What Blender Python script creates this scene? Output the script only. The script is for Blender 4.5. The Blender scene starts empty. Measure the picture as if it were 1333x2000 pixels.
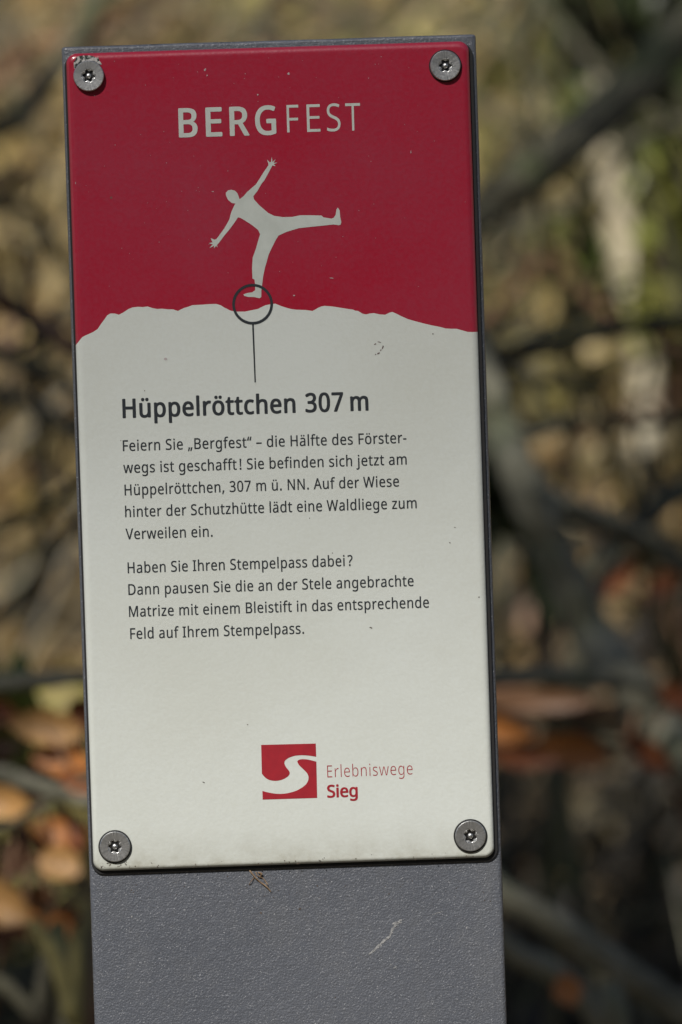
import bpy, math, random
from mathutils import Vector, Matrix, noise
random.seed(11)
R = math.radians
scene = bpy.context.scene
C = scene.collection

# ---------------------------------------------------------------- camera
CAM = Vector((-0.05234, -2.49689, 1.28067))
YAW, PITCH, ROLL = 0.02883, 0.04, -0.03242
FPX = 14448.53                      # focal length in photo pixels (2000 px high)
_cp, _sp, _cy, _sy = math.cos(PITCH), math.sin(PITCH), math.cos(YAW), math.sin(YAW)
FWD = Vector((_sy*_cp, _cy*_cp, -_sp)); _r0 = Vector((_cy, -_sy, 0)); _u0 = _r0.cross(FWD)
_c, _s = math.cos(ROLL), math.sin(ROLL)
RIGHT = _c*_r0 + _s*_u0; UP = _c*_u0 - _s*_r0
cd = bpy.data.cameras.new('camera'); cam = bpy.data.objects.new('camera', cd); C.objects.link(cam)
m3 = Matrix((RIGHT, UP, -FWD)).transposed()
cam.matrix_world = Matrix.Translation(CAM) @ m3.to_4x4()
cd.sensor_fit = 'VERTICAL'; cd.sensor_height = 36; cd.sensor_width = 24
cd.lens = FPX/2000*36; cd.clip_start = 0.05; cd.clip_end = 600
cd.dof.use_dof = True; cd.dof.focus_distance = 2.497; cd.dof.aperture_fstop = cd.lens/22.5
cd.dof.aperture_blades = 0
scene.camera = cam

# ---------------------------------------------------------------- light
SUN = Vector((-0.30, -0.66, 0.66)).normalized()          # direction towards the sun
w = bpy.data.worlds.new('World'); scene.world = w; w.use_nodes = True
bg = w.node_tree.nodes['Background']; sky = w.node_tree.nodes.new('ShaderNodeTexSky')
sky.sky_type = 'NISHITA'; sky.sun_disc = False
sky.sun_elevation = math.asin(SUN.z); sky.sun_rotation = math.atan2(SUN.x, SUN.y)
w.node_tree.links.new(sky.outputs[0], bg.inputs[0]); bg.inputs[1].default_value = 0.052
sl = bpy.data.lights.new('sun', 'SUN'); sl.energy = 4.0; sl.angle = R(0.53); sl.color = (1, 0.955, 0.89)
so = bpy.data.objects.new('sun', sl); C.objects.link(so); so.rotation_euler = SUN.to_track_quat('Z', 'Y').to_euler()
so.location = (-3, -6, 9)
scene.view_settings.view_transform = 'Standard'; scene.view_settings.look = 'None'
scene.view_settings.exposure = 0; scene.view_settings.gamma = 1
scene.view_settings.use_curve_mapping = False
scene.cycles.max_bounces = 6

# ---------------------------------------------------------------- helpers
def ray(px, py):
    return (FWD + RIGHT*((px-666.5)/FPX) - UP*((py-1000)/FPX))
def P(px, py, D):                    # world point seen at photo pixel, D metres away along the view axis
    return CAM + ray(px, py)*D
def PL(px, py, y=0.0):               # point of the sign's front plane at a photo pixel -> (x, z)
    d = ray(px, py); t = (y-CAM.y)/d.y; q = CAM + d*t
    return q.x, q.z

def mesh_obj(name, verts, faces, mats, parent=None, smooth=False, midx=None):
    me = bpy.data.meshes.new(name); me.from_pydata([tuple(v) for v in verts], [], faces)
    for m in (mats if isinstance(mats, (list, tuple)) else [mats]): me.materials.append(m)
    if midx: me.polygons.foreach_set('material_index', midx)
    if smooth: me.polygons.foreach_set('use_smooth', [True]*len(me.polygons))
    me.update(); o = bpy.data.objects.new(name, me); C.objects.link(o)
    if parent: o.parent = parent
    return o
def thing(name, label, cat, loc=(0, 0, 0), group=None):
    o = bpy.data.objects.new(name, None); C.objects.link(o); o.location = loc
    o.empty_display_size = 0.05; o['label'] = label; o['category'] = cat
    if group: o['group'] = group
    return o
def tag(o, label=None, cat=None, group=None, kind=None):
    for k, v in (('label', label), ('category', cat), ('group', group), ('kind', kind)):
        if v: o[k] = v
    return o

def mat(name, cols, rough=0.6, scale=20, detail=4, bump=0.0, bscale=None, metallic=0.0, spec=0.5,
        coat=0.0, stops=(0.35, 0.65), bdist=0.001, sheen=0, transl=0.0):
    m = bpy.data.materials.new(name); m.use_nodes = True; nt = m.node_tree; N = nt.nodes; L = nt.links
    b = N['Principled BSDF']; b.inputs['Roughness'].default_value = rough; b.inputs['Metallic'].default_value = metallic
    b.inputs['Specular IOR Level'].default_value = spec; b.inputs['Coat Weight'].default_value = coat
    b.inputs['Coat Roughness'].default_value = 0.12
    tc = N.new('ShaderNodeTexCoord')
    if len(cols) > 1:
        n = N.new('ShaderNodeTexNoise'); n.inputs['Scale'].default_value = scale; n.inputs['Detail'].default_value = detail
        r = N.new('ShaderNodeValToRGB'); L.new(tc.outputs['Object'], n.inputs['Vector']); L.new(n.outputs['Fac'], r.inputs[0])
        el = r.color_ramp.elements
        while len(el) < len(cols): el.new(0.5)
        for i, c in enumerate(cols):
            el[i].position = stops[0] + (stops[1]-stops[0])*i/(len(cols)-1); el[i].color = (*c, 1)
        L.new(r.outputs[0], b.inputs['Base Color'])
    else:
        b.inputs['Base Color'].default_value = (*cols[0], 1)
    if bump:
        n2 = N.new('ShaderNodeTexNoise'); n2.inputs['Scale'].default_value = bscale or scale*3; n2.inputs['Detail'].default_value = 4
        bp = N.new('ShaderNodeBump'); bp.inputs['Strength'].default_value = bump; bp.inputs['Distance'].default_value = bdist
        L.new(tc.outputs['Object'], n2.inputs['Vector']); L.new(n2.outputs['Fac'], bp.inputs['Height']); L.new(bp.outputs[0], b.inputs['Normal'])
    return m
# ================================================================= the terrain
def sstep(a, b, v):
    t = min(1, max(0, (v-a)/(b-a))); return t*t*(3-2*t)
def ground_z(x, y):
    z = 0.70*sstep(0.25, 1.7, y) + 0.04*x*sstep(0, 2, y)
    if y > 2.2: z += (min(y, 16)-2.2)*0.62*sstep(2.2, 3.0, y)
    if y > 16: z += (y-16)*0.08
    n = noise.noise(Vector((x*1.3, y*1.3, 0.3)))*0.07 + noise.noise(Vector((x*5, y*5, 2)))*0.025
    return z + n*sstep(0.3, 1.5, abs(y)+abs(x)*0.5)

# ================================================================= sign materials
def enamel(name, col, grime, film):
    m = bpy.data.materials.new(name); m.use_nodes = True; nt = m.node_tree; N = nt.nodes; L = nt.links
    b = N['Principled BSDF']; b.inputs['Roughness'].default_value = 0.3; b.inputs['Coat Weight'].default_value = 1.0
    b.inputs['Coat Roughness'].default_value = 0.15
    tc = N.new('ShaderNodeTexCoord')
    big = N.new('ShaderNodeTexNoise'); big.inputs['Scale'].default_value = 14; big.inputs['Detail'].default_value = 5
    fine = N.new('ShaderNodeTexNoise'); fine.inputs['Scale'].default_value = 900; fine.inputs['Detail'].default_value = 3
    L.new(tc.outputs['Object'], big.inputs['Vector']); L.new(tc.outputs['Object'], fine.inputs['Vector'])
    mx = N.new('ShaderNodeMix'); mx.data_type = 'RGBA'; mx.inputs[6].default_value = (*col, 1)
    mx.inputs[7].default_value = (*film, 1)
    r = N.new('ShaderNodeMapRange'); r.inputs[1].default_value = 0.35; r.inputs[2].default_value = 0.75
    ad = N.new('ShaderNodeMath'); ad.operation = 'ADD'
    ml = N.new('ShaderNodeMath'); ml.operation = 'MULTIPLY'; ml.inputs[1].default_value = 0.45
    L.new(fine.outputs['Fac'], ml.inputs[0]); L.new(big.outputs['Fac'], ad.inputs[0]); L.new(ml.outputs[0], ad.inputs[1])
    sb = N.new('ShaderNodeMath'); sb.operation = 'SUBTRACT'; sb.inputs[1].default_value = 0.22
    L.new(ad.outputs[0], sb.inputs[0]); L.new(sb.outputs[0], r.inputs[0]); L.new(r.outputs[0], mx.inputs[0])
    out = mx.outputs[2]
    # grime that collects along the lower edge of the plate
    sep = N.new('ShaderNodeSeparateXYZ'); L.new(tc.outputs['Object'], sep.inputs[0])
    g = N.new('ShaderNodeMapRange'); g.inputs[1].default_value = grime; g.inputs[2].default_value = grime+0.016
    g.inputs[3].default_value = 1; g.inputs[4].default_value = 0
    L.new(sep.outputs['Z'], g.inputs[0])
    gn = N.new('ShaderNodeTexNoise'); gn.inputs['Scale'].default_value = 160; gn.inputs['Detail'].default_value = 6; gn.inputs['Roughness'].default_value = 0.7
    L.new(tc.outputs['Object'], gn.inputs['Vector'])
    gm = N.new('ShaderNodeMath'); gm.operation = 'MULTIPLY'; L.new(g.outputs[0], gm.inputs[0]); L.new(gn.outputs['Fac'], gm.inputs[1])
    gp = N.new('ShaderNodeMath'); gp.operation = 'POWER'; gp.inputs[1].default_value = 1.8; L.new(gm.outputs[0], gp.inputs[0])
    mg = N.new('ShaderNodeMix'); mg.data_type = 'RGBA'; L.new(gp.outputs[0], mg.inputs[0]); L.new(out, mg.inputs[6])
    mg.inputs[7].default_value = (0.20, 0.16, 0.07, 1)
    # scattered specks of dirt
    vo = N.new('ShaderNodeTexVoronoi'); vo.inputs['Scale'].default_value = 75; L.new(tc.outputs['Object'], vo.inputs['Vector'])
    vc = N.new('ShaderNodeSeparateColor'); L.new(vo.outputs['Color'], vc.inputs[0])
    t1 = N.new('ShaderNodeMath'); t1.operation = 'GREATER_THAN'; t1.inputs[1].default_value = 0.86; L.new(vc.outputs[0], t1.inputs[0])
    t2 = N.new('ShaderNodeMath'); t2.operation = 'LESS_THAN'; t2.inputs[1].default_value = 0.034; L.new(vo.outputs['Distance'], t2.inputs[0])
    t3 = N.new('ShaderNodeMath'); t3.operation = 'MULTIPLY'; L.new(t1.outputs[0], t3.inputs[0]); L.new(t2.outputs[0], t3.inputs[1])
    t4 = N.new('ShaderNodeMath'); t4.operation = 'MULTIPLY'; t4.inputs[1].default_value = 0.6; L.new(t3.outputs[0], t4.inputs[0])
    ms = N.new('ShaderNodeMix'); ms.data_type = 'RGBA'; L.new(t4.outputs[0], ms.inputs[0]); L.new(mg.outputs[2], ms.inputs[6])
    ms.inputs[7].default_value = (0.12, 0.11, 0.09, 1)
    L.new(ms.outputs[2], b.inputs['Base Color'])
    bp = N.new('ShaderNodeBump'); bp.inputs['Strength'].default_value = 0.12; bp.inputs['Distance'].default_value = 0.0006
    L.new(fine.outputs['Fac'], bp.inputs['Height'])
    bp2 = N.new('ShaderNodeBump'); bp2.inputs['Strength'].default_value = 0.5; bp2.inputs['Distance'].default_value = 0.0004
    lo = N.new('ShaderNodeTexNoise'); lo.inputs['Scale'].default_value = 60; L.new(tc.outputs['Object'], lo.inputs['Vector'])
    L.new(lo.outputs['Fac'], bp2.inputs['Height']); L.new(bp2.outputs[0], b.inputs['Coat Normal']); L.new(bp2.outputs[0], bp.inputs['Normal']); L.new(bp.outputs[0], b.inputs['Normal'])
    return m

PLX0, PLX1 = -0.068, 0.068
PLZ1 = 1.2 + 0.2764/2; PLZ0 = 1.2 - 0.2764/2
M_cream = enamel('cream_enamel', (0.70, 0.74, 0.705), PLZ0, (0.65, 0.68, 0.63))
M_red = enamel('red_enamel', (0.40, 0.010, 0.034), PLZ0-0.03, (0.36, 0.035, 0.065))
M_ink = mat('dark_grey_print', [(0.030, 0.036, 0.043)], rough=0.4, coat=0.3)
M_redink = mat('red_print', [(0.38, 0.02, 0.032), (0.33, 0.018, 0.03)], rough=0.4, scale=300, coat=0.3)
M_whiteink = mat('pale_print', [(0.60, 0.64, 0.60), (0.54, 0.58, 0.54)], rough=0.35, scale=200, coat=0.4)
M_edge = mat('plate_edge_metal', [(0.02, 0.022, 0.026)], rough=0.4)

def powder(name):
    m = bpy.data.materials.new(name); m.use_nodes = True; nt = m.node_tree; N = nt.nodes; L = nt.links
    b = N['Principled BSDF']; b.inputs['Roughness'].default_value = 0.42; b.inputs['Metallic'].default_value = 0.0
    b.inputs['Coat Weight'].default_value = 1.0; b.inputs['Coat Roughness'].default_value = 0.2
    tc = N.new('ShaderNodeTexCoord')
    n1 = N.new('ShaderNodeTexNoise'); n1.inputs['Scale'].default_value = 12; n1.inputs['Detail'].default_value = 8; n1.inputs['Roughness'].default_value = 0.65
    r = N.new('ShaderNodeValToRGB'); r.color_ramp.elements[0].position = 0.3; r.color_ramp.elements[1].position = 0.7
    r.color_ramp.elements[0].color = (0.092, 0.102, 0.124, 1); r.color_ramp.elements[1].color = (0.126, 0.136, 0.160, 1)
    L.new(tc.outputs['Object'], n1.inputs['Vector']); L.new(n1.outputs['Fac'], r.inputs[0])
    # mica flakes of the powder coat
    vo = N.new('ShaderNodeTexVoronoi'); vo.inputs['Scale'].default_value = 3600; L.new(tc.outputs['Object'], vo.inputs['Vector'])
    vc = N.new('ShaderNodeSeparateColor'); L.new(vo.outputs['Color'], vc.inputs[0])
    t1 = N.new('ShaderNodeMapRange'); t1.inputs[1].default_value = 0.93; t1.inputs[2].default_value = 1.0; L.new(vc.outputs[0], t1.inputs[0])
    pw = N.new('ShaderNodeMath'); pw.operation = 'POWER'; pw.inputs[1].default_value = 2.0; L.new(t1.outputs[0], pw.inputs[0])
    fl = N.new('ShaderNodeMix'); fl.data_type = 'RGBA'; L.new(pw.outputs[0], fl.inputs[0])
    # dust film and dried water runs
    mp = N.new('ShaderNodeMapping'); mp.inputs['Scale'].default_value = (55, 55, 26); L.new(tc.outputs['Object'], mp.inputs[0])
    ds = N.new('ShaderNodeTexNoise'); ds.inputs['Scale'].default_value = 1.0; ds.inputs['Detail'].default_value = 7; ds.inputs['Roughness'].default_value = 0.7; L.new(mp.outputs[0], ds.inputs['Vector'])
    dr = N.new('ShaderNodeMapRange'); dr.inputs[1].default_value = 0.48; dr.inputs[2].default_value = 0.78; dr.inputs[4].default_value = 0.32; L.new(ds.outputs['Fac'], dr.inputs[0])
    dm = N.new('ShaderNodeMix'); dm.data_type = 'RGBA'; L.new(dr.outputs[0], dm.inputs[0]); L.new(r.outputs[0], dm.inputs[6]); dm.inputs[7].default_value = (0.19, 0.19, 0.185, 1)
    L.new(dm.outputs[2], fl.inputs[6])
    fl.inputs[7].default_value = (0.34, 0.35, 0.37, 1)
    L.new(fl.outputs[2], b.inputs['Base Color'])
    n2 = N.new('ShaderNodeTexNoise'); n2.inputs['Scale'].default_value = 1500; n2.inputs['Detail'].default_value = 3
    bp = N.new('ShaderNodeBump'); bp.inputs['Strength'].default_value = 0.9; bp.inputs['Distance'].default_value = 0.00035
    n3 = N.new('ShaderNodeTexNoise'); n3.inputs['Scale'].default_value = 420; n3.inputs['Detail'].default_value = 2
    bp3 = N.new('ShaderNodeBump'); bp3.inputs['Strength'].default_value = 0.45; bp3.inputs['Distance'].default_value = 0.0005
    L.new(tc.outputs['Object'], n2.inputs['Vector']); L.new(n2.outputs['Fac'], bp.inputs['Height'])
    L.new(tc.outputs['Object'], n3.inputs['Vector']); L.new(n3.outputs['Fac'], bp3.inputs['Height'])
    L.new(bp3.outputs[0], b.inputs['Coat Normal']); L.new(bp3.outputs[0], bp.inputs['Normal']); L.new(bp.outputs[0], b.inputs['Normal'])
    return m
M_post = powder('grey_powder_coat')

# ================================================================= the sign post
post_front = 0.0029
sign_post = thing('sign_post', 'grey steel information post with a red and cream enamel plate screwed to its front', 'sign post', (0, post_front+0.02, 0))
bpy.context.view_layer.update()
ORG = Vector((0, post_front+0.02, 0))
def local(vs): return [Vector(v)-ORG for v in vs]

def rounded_rect(x0, x1, y0, y1, r, n=5):
    out = []
    for cx, cy, a0 in ((x1-r, y0+r, -90), (x1-r, y1-r, 0), (x0+r, y1-r, 90), (x0+r, y0+r, 180)):
        for k in range(n+1):
            a = R(a0+90*k/n); out.append((cx+r*math.cos(a), cy+r*math.sin(a)))
    return out
def make_post():
    x0, x1, y0, y1 = -0.0694, 0.0705, post_front, post_front+0.040
    top = PLZ1+0.0022
    v = []; f = []
    levels = []
    zs = [-0.05, 0.0, 0.3, 0.6, 0.9] + [0.95+0.02*k for k in range(19)]
    zs = [z for z in zs if z < top-0.002]
    levels += [(z, 0.0) for z in zs]
    rr = 0.0010
    for k in range(7):
        a = R(90*k/6); levels.append((top-rr+rr*math.sin(a), rr*(1-math.cos(a))))
    n = None
    for z, ins in levels:
        # long straight sides are subdivided so the welded top edge can wander slightly
        ring = rounded_rect(x0+ins, x1-ins, y0+ins, y1-ins, 0.0016-ins*0.6)
        full = []
        for i, p in enumerate(ring):
            q = ring[(i+1) % len(ring)]; full.append(p)
            if abs(p[0]-q[0]) > 0.05:
                for t in range(1, 40): full.append((p[0]+(q[0]-p[0])*t/40, p[1]+(q[1]-p[1])*t/40))
        n = len(full)
        for p in full:
            dz = 0.0
            if z > top-0.003: dz = 0.00028*noise.noise(Vector((p[0]*55, 3, 1)))+0.0001*noise.noise(Vector((p[0]*190, 1, p[1]*50)))
            v.append((p[0], p[1], z+dz))
    for l in range(len(levels)-1):
        for i in range(n):
            a = l*n+i; b = l*n+(i+1) % n; f.append((a, b, b+n, a+n))
    f.append(tuple((len(levels)-1)*n+i for i in range(n)))
    return mesh_obj('post_body', local(v), f, M_post, sign_post, smooth=True)
make_post()

# ---- enamel plate: structured grid split along the printed hill line
hill = [(30,183),(50,158),(62,152),(75,148),(98,133),(108,118),(120,102),(128,90),(138,84),(152,84),(165,88),(180,80),(195,70),(208,65),(225,63),(240,64),(255,62),(270,67),(285,70),(300,69),(320,71),(335,71),(350,76),(368,67),(385,62),(395,58),(430,56),(450,54.5),(470,54),(484,58),(495,65),(515,75),(530,78),(560,78),(580,74),(600,70),(614,63),(625,58),(640,55),(655,53),(675,61),(690,66),(705,70),(720,72),(750,73),(772,76),(782,71),(790,66),(800,62),(810,60),(835,62),(860,66),(885,70),(900,72),(906,75),(915,76),(928,84),(940,87),(952,84),(965,83),(985,87),(1000,88),(1012,82),(1022,79),(1036,85),(1050,92),(1070,101),(1090,107),(1120,115),(1150,122),(1172,126),(1190,131),(1208,132),(1225,132),(1242,137),(1260,142),(1283,142)]
hill = [PL(130+x/1.606, 560+y/1.606) for x, y in hill]
RC, FR, FD, TH = 0.0036, 0.0025, 0.0018, 0.0020
def hill_z(x):
    if x <= hill[0][0]: return hill[0][1]
    for (xa, za), (xb, zb) in zip(hill, hill[1:]):
        if xa <= x <= xb: return za+(zb-za)*(x-xa)/max(1e-9, xb-xa)
    return hill[-1][1]
def sdf(x, z):                       # distance inside the rounded outline
    cx, cz = (PLX0+PLX1)/2, (PLZ0+PLZ1)/2
    qx = abs(x-cx)-(PLX1-PLX0)/2+RC; qz = abs(z-cz)-(PLZ1-PLZ0)/2+RC
    return -(min(max(qx, qz), 0)+math.hypot(max(qx, 0), max(qz, 0))-RC)
def surf_y(x, z):
    d = sdf(x, z)
    fr = 0.0015+(FR-0.0015)*min(1, max(0, (z-PLZ0-0.004)/0.06))
    if d >= fr: return 0.0
    d = max(d, 0); return FD*(1-math.sqrt(max(0, 1-((fr-d)/fr)**2)))
def make_plate():
    offs = sorted([FR*(1-math.cos(R(90*k/11))) for k in range(12)] + [RC*0.85, RC, 0.006])
    xs = sorted(set([round(PLX0+o, 7) for o in offs]+[round(PLX1-o, 7) for o in offs]+[round(p[0], 7) for p in hill if PLX0+0.0061 < p[0] < PLX1-0.0061]))
    v = []; rows = 0; col = []
    for x in xs:
        e = min(x-PLX0, PLX1-x)
        cut = RC-math.sqrt(max(0, RC*RC-(RC-e)**2)) if e < RC else 0.0
        za, zb = PLZ0+cut, PLZ1-cut; hz = hill_z(x)
        zz = [za+o for o in offs] + [za+(hz-za)*t for t in (0.15, 0.4, 0.7)] + [hz] + [zb-(zb-hz)*t for t in (0.6, 0.3)] + [zb-o for o in reversed(offs)]
        rows = len(zz)
        for z in zz: v.append((x, surf_y(x, z), z))
    hi = len(offs)+3
    f = []; mi = []
    for i in range(len(xs)-1):
        for j in range(rows-1):
            a = i*rows+j; f.append((a, a+rows, a+rows+1, a+1)); mi.append(1 if j >= hi else 0)
    # rim: outline ring from the front edge to the back, then the back face
    n0 = len(v)
    loop = [(i*rows) for i in range(len(xs))] + [(len(xs)-1)*rows+j for j in range(1, rows)] + [i*rows+rows-1 for i in range(len(xs)-2, -1, -1)] + [j for j in range(rows-2, 0, -1)]
    for k in loop:
        x, y, z = v[k]; v.append((x, y, z))
    for k in loop:
        x, y, z = v[k]; v.append((x, TH, z))
    n = len(loop)
    for i in range(n):
        j = (i+1) % n; f.append((n0+i, n0+n+i, n0+n+j, n0+j)); mi.append(2)
    f.append(tuple(n0+n+i for i in range(n))); mi.append(2)
    return mesh_obj('sign_plate', local(v), f, [M_cream, M_red, M_edge], sign_post, smooth=True, midx=mi)
plate = make_plate()
# dark rubber spacer behind the plate
def ring_prism(name, pts, y0, y1, m, parent):
    n = len(pts); v = [(x, y0, z) for x, z in pts]+[(x, y1, z) for x, z in pts]
    f = [tuple(range(n)), tuple(range(2*n-1, n-1, -1))]+[(i, n+i, n+(i+1) % n, (i+1) % n) for i in range(n)]
    return mesh_obj(name, local(v), f, m, parent)
M_black = mat('matt_black', [(0.012, 0.012, 0.013)], rough=0.6)
ring_prism('backing_sheet', rounded_rect(PLX0-0.0006, PLX1+0.0011, PLZ0-0.0011, PLZ1-0.0006, RC+.0004), TH+0.00002, post_front-0.00005, M_black, sign_post)

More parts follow.
